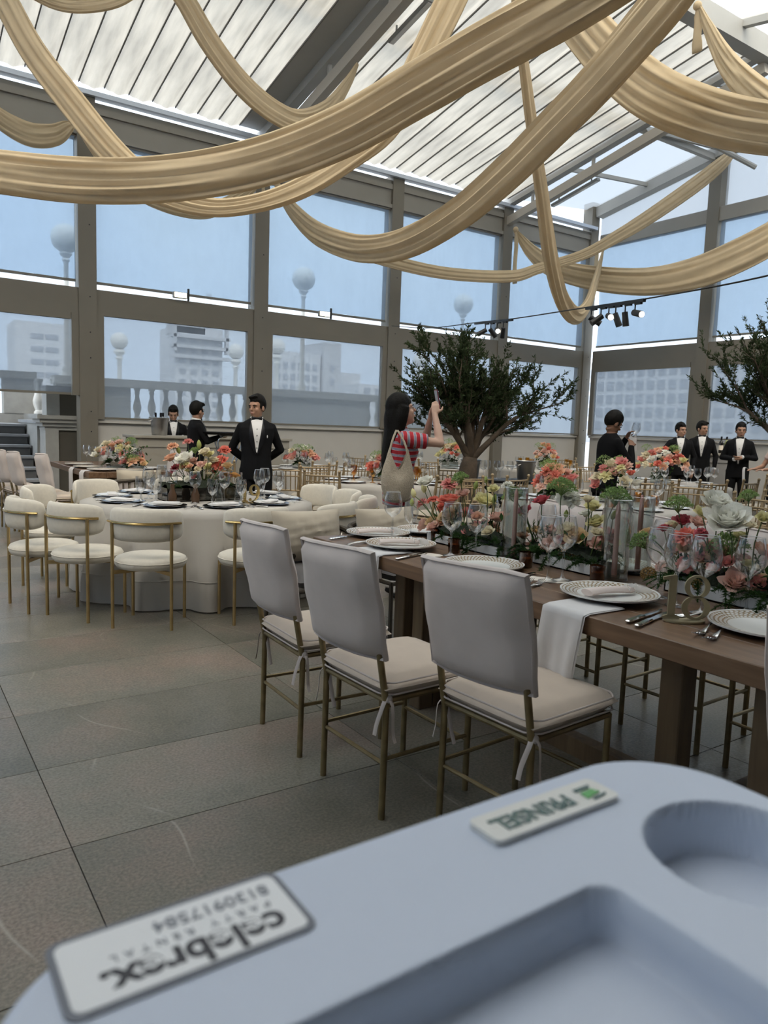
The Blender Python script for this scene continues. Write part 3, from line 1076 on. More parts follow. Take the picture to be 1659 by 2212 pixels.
block('unfinished_tower', 'unfinished concrete tower with netted top floors and crane mast', (22, 60, -6), (4.0, 4, 15.0), [(4, 8, 0.5, 0.4, -1.4, 1.4, 8, 14)], CONC, extra=tower_extra)
block('apartment_block', 'wide pale block with rows of small windows behind the parapet', (30.6, 60, -6), (5.6, 4, 13.8), [(7, 5, 0.42, 0.55, -2.2, 2.2, 8.7, 12.6)], CONC)
block('stair_tower', 'taller plain slab rising at the end of the wide pale block', (34.4, 59.6, -6), (1.8, 4, 14.9), [(1, 4, 0.4, 0.6, 0, 0, 9, 12.6)], CONC_D)
block('low_block', 'lower stepped grey block beside the plain slab', (36.65, 60.4, -6), (2.6, 4, 12.4), [(3, 3, 0.4, 0.45, -0.8, 0.8, 9, 11)], CONC)
block('office_block', 'long grid-windowed block filling the lower gable screens', (45, 31.5, -6), (15.5, 4, 12.9), [(17, 6, 0.55, 0.62, -7, 7, 7.2, 12.0)], CONC, 'x')
block('office_block', 'block with wide windows behind the second gable screen', (43, 18.5, -6), (8.0, 4, 13.4), [(7, 6, 0.8, 0.7, -3.3, 3.3, 7.2, 12.4)], CONC, 'x')
block('far_tower', 'slim tower glimpsed at the gap beside the corner screen', (30, 46, -6), (2.4, 3, 10.5), [(2, 5, 0.5, 0.5, -0.5, 0.5, 6, 10)], CONC)

# ================================================================ furniture
def pillow(w, h, t, n=10, e=4.0, flange=0.0, pinch=0.0):
    """soft cushion standing in the xz plane, thickness along y; e = how boxy"""
    m = MB()

    def side(sg):
        def fn(u, v):
            a, b = 2 * u - 1, 2 * v - 1
            k = (1 - abs(a) ** e) * (1 - abs(b) ** e)
            y = sg * t / 2 * max(0, k) ** 0.5
            # rounded corners
            ax = a * w / 2 * (1 - 0.035 * abs(b) ** 3)
            bz = b * h / 2 * (1 - 0.035 * abs(a) ** 3)
            if pinch:
                ax *= 1 - pinch * (1 - b * b)
                bz *= 1 - pinch * (1 - a * a)
                y += .006 * math.sin(14 * a + 6 * b) * max(0, k) + .005 * math.sin(19 * b - 4 * a) * max(0, k)
            return (ax, y, bz) if sg < 0 else (-ax, y, bz)
        return fn
    m.grid(side(-1), n, n)
    m.grid(side(1), n, n)
    if flange:
        pts = []
        for i in range(24):
            a = i / 24 * 4
            k = int(a)
            f = 2 * (a - k) - 1
            x, z = ((f, -1), (1, f), (-f, 1), (-1, -f))[k]
            pts.append((x * w / 2 * (1 - .035 * abs(z) ** 3), 0, z * h / 2 * (1 - .035 * abs(x) ** 3)))
        pts.append(pts[0])
        m.tube(pts, (flange, flange * .55), 6)
    return m


def tilt(mb, ang, off):
    """rotate mb about x by ang and move"""
    c, s = math.cos(ang), math.sin(ang)
    mb.v = [(x + off[0], y * c - z * s + off[1], y * s + z * c + off[2]) for x, y, z in mb.v]
    return mb


def grey_chair(label):
    t = thing('dining_chair', label, 'chair', group='grey slip-covered chairs')
    w, d = 0.20, 0.20
    for sx in (-1, 1):
        MB().tube([(sx * w, -d - 0.005, 0), (sx * w, -d, 0.43), (sx * w, -d - 0.015, 0.50), (sx * w, -d - 0.095, 0.93)], 0.0125, 10).build('rear_leg', BRASS_D, t)
        MB().tube([(sx * w, d, 0), (sx * w, d, 0.445)], 0.0125, 10).build('front_leg', BRASS_D, t)
        MB().tube([(sx * w, -d, 0.225), (sx * w, d, 0.225)], 0.008, 8).build('stretcher', BRASS_D, t)
    MB().tube([(-w, -d, 0.205), (w, -d, 0.205)], 0.008, 8).build('stretcher', BRASS_D, t)
    MB().tube([(-w, d, 0.205), (w, d, 0.205)], 0.008, 8).build('stretcher', BRASS_D, t)
    m = MB()
    pts = [(-w, -d, 0.44), (w, -d, 0.44), (w, d, 0.44), (-w, d, 0.44), (-w, -d, 0.44)]
    for a, b in zip(pts[:-1], pts[1:]):
        m.tube([a, b], 0.0115, 8)
    m.build('seat_frame', BRASS_D, t)
    s = pillow(0.455, 0.465, 0.085, 12, 9)
    s = tilt(s, PI / 2, (0, 0.005, 0.487))
    sc = s.build('seat_cushion', SEATF, t)
    m = MB()
    for z in (0.466, 0.508):
        pts = [(0.222 * math.copysign(min(1, abs(math.cos(a)) * 1.22) ** .6, math.cos(a)), 0.005 + 0.226 * math.copysign(min(1, abs(math.sin(a)) * 1.22) ** .6, math.sin(a)), z) for a in [2 * PI * i / 40 for i in range(41)]]
        m.tube(pts, 0.0035, 5)
    m.build('piping', GREYF, sc)
    for sx in (-1, 1):
        m = MB()
        for k, (dx, dy) in enumerate(((-.012, -.03), (.03, .012))):
            m.tube(smooth_path([(sx * w, -d, 0.455), (sx * (w + .012) + dx * .5, -d + dy * .6, 0.43), (sx * w + dx, -d + dy, 0.36 - .03 * k), (sx * w + dx * 1.4, -d + dy * 1.2, 0.315 - .02 * k)], 10), (0.0085, 0.0016), 6)
        m.ball((sx * (w + .005), -d + .004, 0.448), 0.016, 8, 6)
        m.build('tie', GREYF, sc)
    b = pillow(0.475, 0.40, 0.085, 12, 7, 0.012)
    for i, (x, y, z) in enumerate(b.v):                       # hugging the posts, with a few pulls
        b.v[i] = (x, y + 0.35 * x * x - 0.016 + 0.004 * math.sin(31 * z + 9 * x) * (abs(x) > .15), z + 0.006 * math.sin(9 * x))
    b = tilt(b, R(11), (0, -d - 0.07, 0.785))
    b.build('back_cover', GREYF, t)
    return t


def boucle_chair(label):
    t = thing('round_back_chair', label, 'chair', group='cream round-backed chairs at the round table')
    m = MB().lathe([(0, 0.395), (0.19, 0.395), (0.225, 0.402), (0.238, 0.425), (0.240, 0.445), (0.232, 0.465), (0.20, 0.478), (0.1, 0.482), (0, 0.483)], 32)
    sc = m.build('seat', BOUCLE, t, 'all')
    MB().tube([(0.239 * math.cos(2 * PI * i / 32), 0.239 * math.sin(2 * PI * i / 32), 0.446) for i in range(33)], 0.004, 5).build('piping', BOUCLE, sc)
    # backrest: a curved pad with rounded ends
    A = R(68)
    rad = 0.262

    def fn(u, v):
        a = (2 * u - 1) * A
        e = max(0.0, 1 - abs(2 * u - 1) ** 5) ** 0.5
        ph = 2 * PI * v
        hz = 0.112 * (0.32 + 0.68 * e) * math.copysign(abs(math.sin(ph)) ** .8, math.sin(ph))
        if e < .02:
            hz *= .2
        th = 0.031 * e * math.copysign(abs(math.cos(ph)) ** .8, math.cos(ph))
        r = rad + th
        return (r * math.sin(a), -r * math.cos(a) + 0.035, 0.708 + hz)
    MB().grid(fn, 30, 16).build('backrest', BOUCLE, t, 'all')
    ra = rad + 0.034
    MB().tube([(ra * math.sin(R(a)), -ra * math.cos(R(a)) + 0.035, 0.722) for a in range(-56, 57, 7)], (0.010, 0.009), 8).build('back_rail', GOLD_P, t)
    lx, ly = ra * math.sin(R(42)), -ra * math.cos(R(42)) + 0.035
    for sx in (-1, 1):
        MB().tube([(sx * lx, ly, 0), (sx * lx, ly, 0.722)], 0.0115, 10).build('rear_leg', GOLD, t)
        MB().tube([(sx * 0.185, 0.165, 0), (sx * 0.185, 0.165, 0.40)], 0.0115, 10).build('front_leg', GOLD, t)
        MB().bar((sx * lx, ly, 0.382), (-sx * 0.185, 0.165, 0.382), 0.02, 0.025).build('crossbar', GOLD, t, False)
    return t


def chiavari(label):
    t = thing('bamboo_style_chair', label, 'chair')
    w, d = 0.195, 0.19

    def beaded(a, b, r, k):
        a, b = Vector(a), Vector(b)
        pts, rr = [], []
        n = 3 * k
        for i in range(n + 1):
            pts.append(a.lerp(b, i / n))
            rr.append(r * 1.3 if i % 3 == 0 and 0 < i < n else r)
        return MB().tube(pts, rr, 6)
    for sx in (-1, 1):
        m = beaded((sx * w, -d - .03, 0), (sx * w, -d, 0.45), 0.015, 3)
        q = beaded((sx * w, -d, 0.45), (sx * w * 1.02, -d - 0.06, 0.90), 0.015, 3)
        m.add(q.v, q.f)
        m.ball((sx * w * 1.02, -d - 0.062, 0.915), 0.02, 8, 6)
        m.build('rear_leg', CHIAV, t)
        beaded((sx * w, d, 0), (sx * w, d, 0.45), 0.015, 3).build('front_leg', CHIAV, t)
        for z in (0.16, 0.27):
            MB().tube([(sx * w, -d - .01, z), (sx * w, d, z)], 0.008, 6).build('stretcher', CHIAV, t)
    for z in (0.2, 0.3):
        MB().tube([(-w, d, z), (w, d, z)], 0.008, 6).build('stretcher', CHIAV, t)
    MB().box((0, 0, 0.45), (0.42, 0.42, 0.03), bev=0.01).build('seat', CHIAV, t)
    tilt(pillow(0.39, 0.39, 0.06, 8, 7), PI / 2, (0, 0, 0.485)).build('seat_pad', BEIGEF, t)
    for z, y in ((0.63, -d - .024), (0.865, -d - .055)):
        MB().tube([(-w, y, z), (0, y - 0.02, z), (w, y, z)], 0.011, 6).build('back_rail', CHIAV, t)
    MB().tube([(-w, -d - .045, 0.80), (0, -d - .065, 0.80), (w, -d - .045, 0.80)], 0.008, 6).build('back_rail', CHIAV, t)
    for k in range(6):
        x = -w + 2 * w * (k + 1) / 7
        b = 0.02 * (1 - (x / w) ** 2)
        MB().tube([(x, -d - .024 - b, 0.63), (x, -d - .055 - b, 0.865)], 0.007, 5).build('spindle', CHIAV, t)
    return t


def strap_chair(label):
    t = thing('strap_armchair', label, 'chair', group='strap-woven armchairs with beige pillows')
    frame = pm('dark_bronze', (0.075, 0.06, 0.045), 0.5, 0.4)
    for sx, sy in ((-1, -1), (1, -1), (-1, 1), (1, 1)):
        MB().tube([(sx * 0.27, sy * 0.25, 0), (sx * 0.25, sy * 0.22, 0.38)], 0.014, 8).build('leg', frame, t)
    m = MB()
    for a, b in (((-.26, -.24), (.26, -.24)), ((.26, -.24), (.26, .24)), ((.26, .24), (-.26, .24)), ((-.26, .24), (-.26, -.24))):
        m.tube([(*a, .38), (*b, .38)], 0.014, 8)
    m.build('seat_frame', frame, t)
    path = smooth_path([(-.29, .22, .60), (-.30, -.05, .66), (-.27, -.24, .70), (-.12, -.30, .72), (.12, -.30, .72), (.27, -.24, .70), (.30, -.05, .66), (.29, .22, .60)], 40)
    MB().tube(path, 0.02, 8).build('arm_rail', frame, t)
    for i in range(1, 39, 2):
        p = path[i]
        q = Vector((p.x * .88, max(-.24, min(.22, p.y * .86)), .39))
        MB().bar(p, q, 0.038, 0.007, upv=(p.x, p.y + .02, 0)).build('strap', GREYF, t, False)
    tilt(pillow(0.52, 0.5, 0.11, 10, 8), PI / 2, (0, 0, 0.435)).build('seat_cushion', pm('charcoal_seat', (0.13, 0.12, 0.115), 0.95), t)
    tilt(pillow(0.53, 0.36, 0.24, 18, 2.0, 0.0, .085), R(12), (0, -0.17, 0.662)).build('pillow', BEIGEF, t)
    return t


def place(proto, used, label, x, y, face, group=None, z=0):
    """face: compass direction the front points to, degrees from +X"""
    rz = R(face - 90)
    if not used.get(proto.name):
        used[proto.name] = 1
        proto.location = (x, y, z)
        proto.rotation_euler = (0, 0, rz)
        proto['label'] = label
        if group:
            proto['group'] = group
        return proto
    return copy_tree(proto, label, (x, y, z), rz, group)


RT = {'19': ((2.25, 6.10), 0.94), 'B': ((5.15, 7.55), 0.80), 'A': ((5.55, 10.0), 0.85), 'C': ((8.1, 10.3), 0.85), 'D': ((5.75, 4.75), 0.90), 'E': ((9.3, 6.6), 0.95), 'G': ((10.3, 9.8), 0.85)}
USED = {}
ORD = ['first', 'second', 'third', 'fourth', 'fifth', 'sixth', 'seventh', 'eighth', 'ninth', 'tenth'] + ['%d-th' % k for k in range(11, 40)]
ORD[10:20] = ['eleventh', 'twelfth', 'thirteenth', 'fourteenth', 'fifteenth', 'sixteenth', 'seventeenth', 'eighteenth', 'nineteenth', 'twentieth']
SIDE = Vector((rt.x, rt.y, 0))
DISCS = [(c[0], c[1], r + (.26 if k == '19' else .34)) for k, (c, r) in RT.items()] + [(7.05, 7.5, .72), (5.98, 6.93, .42), (8.98, 4.42, .42), (3.5, 7.72, .45), (3.52, 4.94, .48), (6.76, 5.52, .48), (4.08, 9.95, .5), (10.98, 5.78, .45), (11.55, 7.85, .4)]


def clear_spots(pts, gap=.46, it=60):
    """ease chairs out of tables, trees, people and each other"""
    P = [Vector((p[0], p[1])) for p in pts]
    for _ in range(it):
        for i, p in enumerate(P):
            for (x, y, r) in DISCS:
                d = p - Vector((x, y))
                if d.length < r:
                    p += d.normalized() * (r - d.length) * .6
            for j, q in enumerate(P):
                if j != i:
                    d = p - q
                    if 1e-6 < d.length < gap:
                        p += d.normalized() * (gap - d.length) * .3
    return [(p.x, p.y) for p in P]


gc = grey_chair('')
GG = 'grey slip-covered chairs'
place(gc, USED, 'grey slip-covered chair nearest the walnut table number, napkin hanging before its seat', 1.845, 1.78, 4)
place(gc, USED, 'middle grey slip-covered chair on the aisle side of the walnut table', 1.645, 2.28, 2)
place(gc, USED, 'grey slip-covered chair at the walnut table corner farthest from the blue tray', 1.64, 2.86, -2)
place(gc, USED, 'grey slip-covered chair whose seat corner peeks out past the blue tray', 2.22, 0.77, 0)
for k, y in enumerate((1.47, 2.02, 2.58, 3.15)):
    place(gc, USED, ['grey chair across the walnut table behind the white roses, first of four', 'grey chair across the walnut table, second from the white roses', 'grey chair across the walnut table, third from the white roses', 'grey chair across the walnut table nearest the strap armchairs'][k], 3.16, y, 180 + (k % 2) * 2)
for k, (x, y, a, lb) in enumerate(((1.42, 10.55, 6, 'grey chair farthest along the row by the outdoor stairs'), (1.50, 10.1, 6, 'grey chair in the middle of the row by the outdoor stairs'), (1.58, 9.62, 6, 'grey chair nearest in the row by the outdoor stairs'),
                                   (1.80, 9.1, 4, 'grey chair standing apart at the corner of the far walnut table'), (3.22, 10.5, 180, 'grey chair beyond the far flowers, backed against the bar'), (3.1, 9.75, 178, 'second grey chair beyond the far flowers in front of the bar'))):
    place(gc, USED, lb, x, y, a, 'grey chairs at the far walnut table')

bc = boucle_chair('')
TC = Vector((2.25, 6.10, 0))
seats = [(0.98, 5.88, 'cream round-backed chair at the outer aisle end of the round table'), (1.20, 5.49, 'cream round-backed chair second from the aisle at the round table, gold rail showing'), (1.52, 5.06, 'cream round-backed chair whose back faces the floor aisle squarely'),
         (2.20, 4.92, 'cream round-backed chair just behind the farthest grey slip-covered chair'), (2.86, 5.02, 'cream round-backed chair behind the beige pillow'), (3.28, 5.36, 'cream round-backed chair turned side-on beside the amber-glass table'),
         (1.20, 6.72, 'cream round-backed chair on the far aisle side, seat showing under the backs'), (1.72, 7.22, 'cream round-backed chair in front of the far strap armchair'), (3.46, 6.35, 'cream round-backed chair by the standing waiter, inner back showing'), (3.44, 5.86, 'cream round-backed chair between the waiter and the side-on chair'), (2.5, 7.35, 'cream round-backed chair hidden behind the round table flowers')]
spots = clear_spots(seats, .44)
for (x, y), (_, _, lb) in zip(spots, seats):
    a = math.degrees(math.atan2(TC.y - y, TC.x - x))
    place(bc, USED, lb, x, y, a)

sc_ = strap_chair('')
place(sc_, USED, 'strap-woven armchair with beige pillow at the head of the walnut table', 2.36, 4.20, -92)
place(sc_, USED, 'second strap-woven armchair half hidden by the pink flowers', 2.995, 4.17, -86)
place(sc_, USED, 'far strap-woven armchair at the head of the far walnut table', 2.42, 8.72, 92)

cv = chiavari('')
chv = [(4.05, 8.05, 55, 'left of the amber-glass table beside the standing waiter'), (4.62, 8.55, 80, 'seen from behind at the far white table, next to the waiter'), (4.45, 7.25, 40, 'in front of the amber-glass table, back towards the camera'),
       (5.35, 9.05, 90, 'between the amber-glass table and the far white table'), (5.0, 9.0, 95, 'second at the far white table behind the amber glasses'), (6.5, 10.7, 200, 'behind the far white table against the low panel'), (3.75, 9.1, 40, 'by the folding tray stand'), (5.95, 8.2, 225, 'beyond the amber glasses behind the woman'), (4.95, 6.35, 100, 'behind the woven bag'),
       (6.55, 7.75, 60, 'left of the olive trunk'), (5.75, 6.15, 100, 'in front of the olive trunk'), (7.35, 9.3, -90, 'at the far table behind the olive trunk'), (5.05, 5.75, 250, 'among the coral flowers'), (5.55, 5.9, 265, 'across from the tall glass cylinder'), (6.3, 5.75, 240, 'below the ice buckets'), (6.9, 6.45, 200, 'by the second ice bucket'),
       (9.7, 10.3, -60, 'far back by the window corner'), (10.9, 10.1, 210, 'at the corner table with amber goblets'), (9.85, 9.25, 50, 'before the corner table'), (10.75, 8.95, 120, 'behind the man wiping a glass'), (8.5, 7.2, 30, 'right of the man wiping a glass'), (9.3, 8.4, -100, 'beyond the wiping man near the gable screen'),
       (7.55, 5.45, 60, 'one of the row before the far glasses'), (8.15, 5.25, 75, 'middle of the row before the far glasses'), (8.85, 5.25, 95, 'right of the row before the far glasses'), (6.65, 4.65, 205, 'turned sideways behind the third candle'), (7.0, 5.15, 230, 'behind the umbels'), (6.1, 4.0, 180, 'close behind the white roses'), (9.9, 5.9, 150, 'by the person in the pink top'), (8.35, 4.6, 100, 'at the edge under the olive branches'), (9.6, 8.0, -95, 'beyond the far flowers near the two waiters'), (6.9, 3.75, 170, 'at the picture edge behind the yellow blooms')]
spots = clear_spots(chv)
for (x, y), (_, _, a, lb) in zip(spots, chv):
    place(cv, USED, 'gold bamboo-style chair ' + lb, x, y, a, 'gold bamboo-style chairs')


# ---------------------------------------------------------------- tables
def walnut_table(label, loc, L=2.72, Wd=1.04):
    t = thing('walnut_table', label, 'table', loc)
    for k in range(5):
        w = Wd / 5
        MB().box((w * (k + .5), L / 2, 0.7255), (w - 0.0015, L, 0.069), bev=0.003).build('top_plank', WOOD, t)
    MB().box((Wd / 2, L / 2, 0.675), (Wd - 0.3, L - 0.3, 0.03)).build('underframe', WOODL, t, False)
    for y in (0.10, 0.43, L - 0.86, L - 0.70):
        for x in (0.17, Wd - 0.15):
            MB().box((x, y, 0.346), (0.085, 0.085, 0.692), bev=0.004).build('leg', WOODL, t)
        MB().box((Wd / 2 + .01, y, 0.04), (Wd - 0.42, 0.07, 0.08)).build('foot_rail', WOODL, t, False)
    MB().box((0.44, L / 2 - 0.2, 0.04), (0.07, L - 1.36, 0.08)).build('stretcher', WOODL, t, False)
    return t


walnut_table('long walnut dining table with gold legs and table number 18', (2.06, 1.02, 0))
walnut_table('far walnut table with flowers in front of the outdoor stairs', (2.02, 9.15, 0), 2.4, 1.0)


def round_table(label, clabel, c, r, seed, hem=False, folds=26):
    t = thing('round_table', label, 'table', (c[0], c[1], 0))
    MB().lathe([(0, 0.690), (r - .07, 0.690), (r - .06, 0.70), (r - .06, 0.722), (0, 0.722)], 40).build('tabletop', WOOD, t)
    for k in range(3):
        a = 2 * PI * k / 3 + .4
        MB().tube([(r * .62 * math.cos(a), r * .62 * math.sin(a), 0), (r * .5 * math.cos(a), r * .5 * math.sin(a), 0.69)], 0.02, 8).build('leg', BLACK, t)
    q = random.Random(seed)
    ph = [q.uniform(0, 6) for _ in range(4)]

    def fn(u, v):
        a = 2 * PI * u
        if v < 0.2:
            rr = r * v / 0.2
            return (rr * math.cos(a), rr * math.sin(a), 0.748)
        s = (v - 0.2) / 0.8
        z = 0.748 - 0.735 * s
        amp = 0.085 * min(1, s * 1.25) ** 1.2
        w = math.sin(folds / 2 * a + ph[0] + .55 * math.sin(3 * a + ph[1]))
        f = math.copysign(abs(w) ** .55, w) * 1.15 + .35 * math.sin(folds * .9 * a + ph[2])
        rr = r + 0.012 + 0.025 * s + amp * (f * .55 + .15)
        return (rr * math.cos(a), rr * math.sin(a), z)
    n = 208
    cl = thing('tablecloth', clabel, 'tablecloth', (c[0], c[1], 0))
    MB().grid(fn, n, 22, wrap=True).build('cloth', LINEN, cl, 'all')
    if hem:
        def fh(u, v):
            p = fn(u, 0.2 + 0.8 * (0.70 + 0.012 * v))
            k = 1.004 + .003 * math.sin(PI * v)
            return (p[0] * k, p[1] * k, p[2])
        MB().grid(fh, n, 2, wrap=True).build('seam_band', LINEN, cl, 'all')
    return t


round_table('round table number 19 under a floor-length white cloth', 'floor-length white cloth with a stitched band on table number 19', *RT['19'], 1, True)
round_table('round table with amber goblets beside the woman', 'white cloth on the amber-goblet table beside the woman', *RT['B'], 2)
round_table('far round table behind the standing waiter', 'white cloth on the far table behind the standing waiter', *RT['A'], 3)
round_table('far round table behind the olive trunk', 'white cloth on the far table behind the olive trunk', *RT['C'], 4)
round_table('round table with amber tumblers behind the candle cylinders', 'white cloth on the table behind the candle cylinders', *RT['D'], 5)
round_table('round table crowded with wine glasses before the two waiters', 'white cloth on the wine-glass table before the two waiters', *RT['E'], 6)
round_table('round table in the window corner beyond the wiping man', 'white cloth on the window-corner table', *RT['G'], 7)

# serving stand with two ice buckets, folding tray stand, bar counters
t = thing('serving_table', 'low black serving table under the two steel ice buckets', 'table', (7.05, 7.5, 0), R(-35))
MB().box((0, 0, 0.735), (1.15, 0.6, 0.04), bev=0.008).build('top', BLACK, t)
for sx in (-1, 1):
    for sy in (-1, 1):
        MB().tube([(sx * .45, sy * .22, 0), (-sx * .3, sy * .22, 0.72)], 0.014, 8).build('leg', BLACK, t)
MB().box((0, 0, 0.52), (1.0, 0.5, 0.02)).build('shelf', BLACK, t, False)
BUCK = MB().lathe([(0, 0.0), (0.085, 0.0), (0.09, 0.01), (0.108, 0.2), (0.116, 0.205), (0.118, 0.212), (0.11, 0.215), (0.104, 0.205), (0.088, 0.02), (0, 0.018)], 28)


def bucket(label, loc, s=1.0):
    t = thing('ice_bucket', label, 'ice bucket', loc, 0, 'steel ice buckets')
    t.scale = (s, s, s)
    BUCK.build('pail', STEEL_B, t)
    for sx in (-1, 1):
        MB().tube([(sx * .108, -.03, .175), (sx * .135, -.02, .165), (sx * .135, .02, .165), (sx * .108, .03, .175)], 0.006, 6).build('handle', STEEL_B, t)
    return t


def bottle(label, loc, kind):
    gl = {'red': pm('dark_bottle_glass', (0.012, 0.010, 0.010), 0.12), 'white': pm('pale_bottle_glass', (0.34, 0.36, 0.16), 0.12), 'clear': pm('clear_bottle', (0.30, 0.33, 0.34), 0.1)}[kind]
    t = thing('wine_bottle', label, 'bottle', loc, 0, 'bottles on the bars')
    MB().lathe([(0, 0), (0.036, 0), (0.038, 0.01), (0.038, 0.19), (0.030, 0.215), (0.015, 0.24), (0.014, 0.30), (0, 0.30)], 16).build('body', gl, t)
    MB().lathe([(0.0392, 0.06), (0.0392, 0.15)], 16).build('paper_label', PAPER if kind != 'clear' else STICKER, t)
    MB().lathe([(0.0155, 0.255), (0.0165, 0.26), (0.0165, 0.312), (0, 0.314)], 12).build('cap', TUX2, t)


def bar_counter(label, loc, size, rz, mat, top):
    t = thing('bar_counter', label, 'bar', loc, rz)
    w, d, h = size
    MB().box((0, 0, h / 2 - .02), (w, d, h - .04)).build('body', mat, t, False)
    MB().box((0, 0, h - .02), (w + .08, d + .08, .04), bev=.005).build('top', top, t)
    m = MB()
    m.box((0, -d / 2 - .008, h - .16), (w - .1, .016, .02))
    m.box((-w / 2 + .1, -d / 2 - .008, h / 2 - .06), (.02, .016, h - .24))
    m.build('panel_moulding', mat, t, False)


BARP = pm('bar_paint', (0.34, 0.315, 0.265), 0.6)
bar_counter('putty-coloured bar counter below the balustrade window', (4.36, 11.35, 0), (2.5, 0.55, 1.17), 0, BARP, BARP)
bar_counter('grey box bar with wine bottles near the two waiters', (13.05, 8.0, 0), (0.7, 0.5, 1.14), R(-35), pm('grey_box', (0.27, 0.265, 0.26), 0.6), BARP)
bucket('tall steel ice bucket with bottle necks on the putty-coloured bar', (3.52, 11.28, 1.17), 1.25)
for k, (dx, dy, kd) in enumerate(((-.05, .03, 'red'), (.035, .05, 'red'), (.04, -.04, 'clear'))):
    bottle(['dark bottle leaning at the left in the bar ice bucket', 'dark bottle in the middle of the bar ice bucket', 'pale bottle at the right in the bar ice bucket'][k], (3.52 + dx, 11.28 + dy, 1.2), kd)
bucket('steel ice bucket nearest the olive trunk on the black serving table', (6.62, 7.66, 0.755), 1.22)
bucket('second steel ice bucket on the black serving table', (7.32, 7.32, 0.755), 1.22)
for k, (dx, kd, lb) in enumerate(((-.2, 'clear', 'clear bottle with dark neck on the grey box bar'), (0.0, 'red', 'dark red wine bottle in the middle on the grey box bar'), (.1, 'white', 'pale green wine bottle at the end of the grey box bar'))):
    bottle(lb, (13.05 + dx * .82, 8.0 - dx * .57 + (.08 if k == 0 else 0), 1.14), kd)

t = thing('tray_stand', 'folding chrome tray stand carrying the oval black tray', 'tray stand', (4.08, 9.95, 0), R(-15))
for sy in (-1, 1):
    for sx in (-1, 1):
        MB().tube(smooth_path([(sx * .22, sy * .16, 0), (0, sy * .16, 0.62), (-sx * .16, sy * .16, 1.08), (-sx * .10, sy * .16, 1.2), (sx * .1 * 0, sy * .16, 1.215)], 14), 0.012, 8).build('leg', CHROME, t)
for sx in (-1, 1):
    MB().tube([(sx * .2, -.16, .06), (sx * .2, .16, .06)], 0.01, 8).build('crossbar', CHROME, t)
t = thing('oval_tray', 'large oval black waiter tray on the folding chrome stand', 'tray', (4.08, 9.95, 1.225), R(-15))
MB().lathe([(0, 0.0), (0.30, 0.0), (0.335, 0.012), (0.355, 0.034), (0.348, 0.036), (0.325, 0.02), (0.29, 0.010), (0, 0.010)], 36, sx=1.15, sy=0.9).build('dish', BLACK, t)
MB().lathe([(0.352, 0.033), (0.360, 0.036), (0.352, 0.039)], 36, sx=1.15, sy=0.9).build('rim', TUX2, t)

# ================================================================ tableware
ME = {}
ME['wine'] = MB().lathe([(0, 0.0), (0.036, 0.0), (0.037, 0.003), (0.012, 0.008), (0.0045, 0.02), (0.0045, 0.112), (0.012, 0.122), (0.034, 0.138), (0.047, 0.160), (0.0505, 0.182), (0.048, 0.21), (0.042, 0.238), (0.0385, 0.252)], 24).mesh('wine_glass', GLASS, 'all')
ME['rim'] = MB().tube([(.0385 * math.cos(2 * PI * i / 24), .0385 * math.sin(2 * PI * i / 24), .252) for i in range(25)], .0009, 6).mesh('rim', pm('rim_highlight_white', (0.85, 0.87, 0.88), 0.08, 0.0, coat=1.0), 'all')  # whitish rim colour stands in for the highlight along the glass edge
ME['water'] = MB().lathe([(0, 0.0), (0.034, 0.0), (0.035, 0.003), (0.01, 0.008), (0.0045, 0.02), (0.0045, 0.072), (0.010, 0.082), (0.030, 0.10), (0.0385, 0.125), (0.040, 0.15), (0.037, 0.18), (0.034, 0.198)], 22).mesh('water_glass', GLASS, 'all')


def crystal_mesh():
    prof = [(0, 0.0), (0.036, 0.0), (0.037, 0.004), (0.013, 0.010), (0.007, 0.022), (0.010, 0.034), (0.006, 0.046), (0.007, 0.062), (0.016, 0.072), (0.030, 0.09), (0.038, 0.115), (0.041, 0.145), (0.040, 0.172), (0.039, 0.19)]
    n = 28
    m = MB()
    vs, fs = [], []
    for i, (r, z) in enumerate(prof):
        for j in range(n):
            a = 2 * PI * j / n
            k = 1.0
            if 0.08 < z < 0.16:
                k = 1 + 0.045 * (1 if (i + j) % 2 else -1)
            vs.append((r * k * math.cos(a), r * k * math.sin(a), z))
    for i in range(len(prof) - 1):
        for j in range(n):
            q = (j + 1) % n
            fs.append((i * n + j, i * n + q, i * n + n + q, i * n + n + j))
    m.add(vs, fs)
    return m.mesh('cut_goblet', CRYSTAL, False)


ME['crystal'] = crystal_mesh()
gob = MB().lathe([(0, 0.0), (0.034, 0.0), (0.035, 0.004), (0.012, 0.010), (0.008, 0.03), (0.011, 0.05), (0.008, 0.066), (0.028, 0.08), (0.039, 0.105), (0.042, 0.14), (0.041, 0.17), (0.040, 0.178)], 20)
ME['amber'] = gob.mesh('amber_goblet', AMBERG, 'all')
ME['tumbler'] = MB().lathe([(0, 0.004), (0.034, 0.0), (0.036, 0.004), (0.043, 0.10), (0.041, 0.10), (0.034, 0.01), (0, 0.009)], 18).mesh('tumbler', AMBERG, 'all')
PLATE = MB().lathe([(0, 0.006), (0.085, 0.006), (0.098, 0.010), (0.143, 0.019), (0.150, 0.021), (0.149, 0.016), (0.10, 0.003), (0.07, 0.0), (0, 0.0)], 48).mesh('plate', PLATEM, True)
CHARG = MB().lathe([(0, 0.005), (0.10, 0.005), (0.12, 0.007), (0.158, 0.015), (0.163, 0.014), (0.12, 0.001), (0, 0.0)], 40).mesh('charger', CHARGER, True)
SMALLP = MB().lathe([(0, 0.006), (0.08, 0.006), (0.125, 0.016), (0.128, 0.014), (0.08, 0.0), (0, 0.0)], 32).mesh('dish', PORC, True)


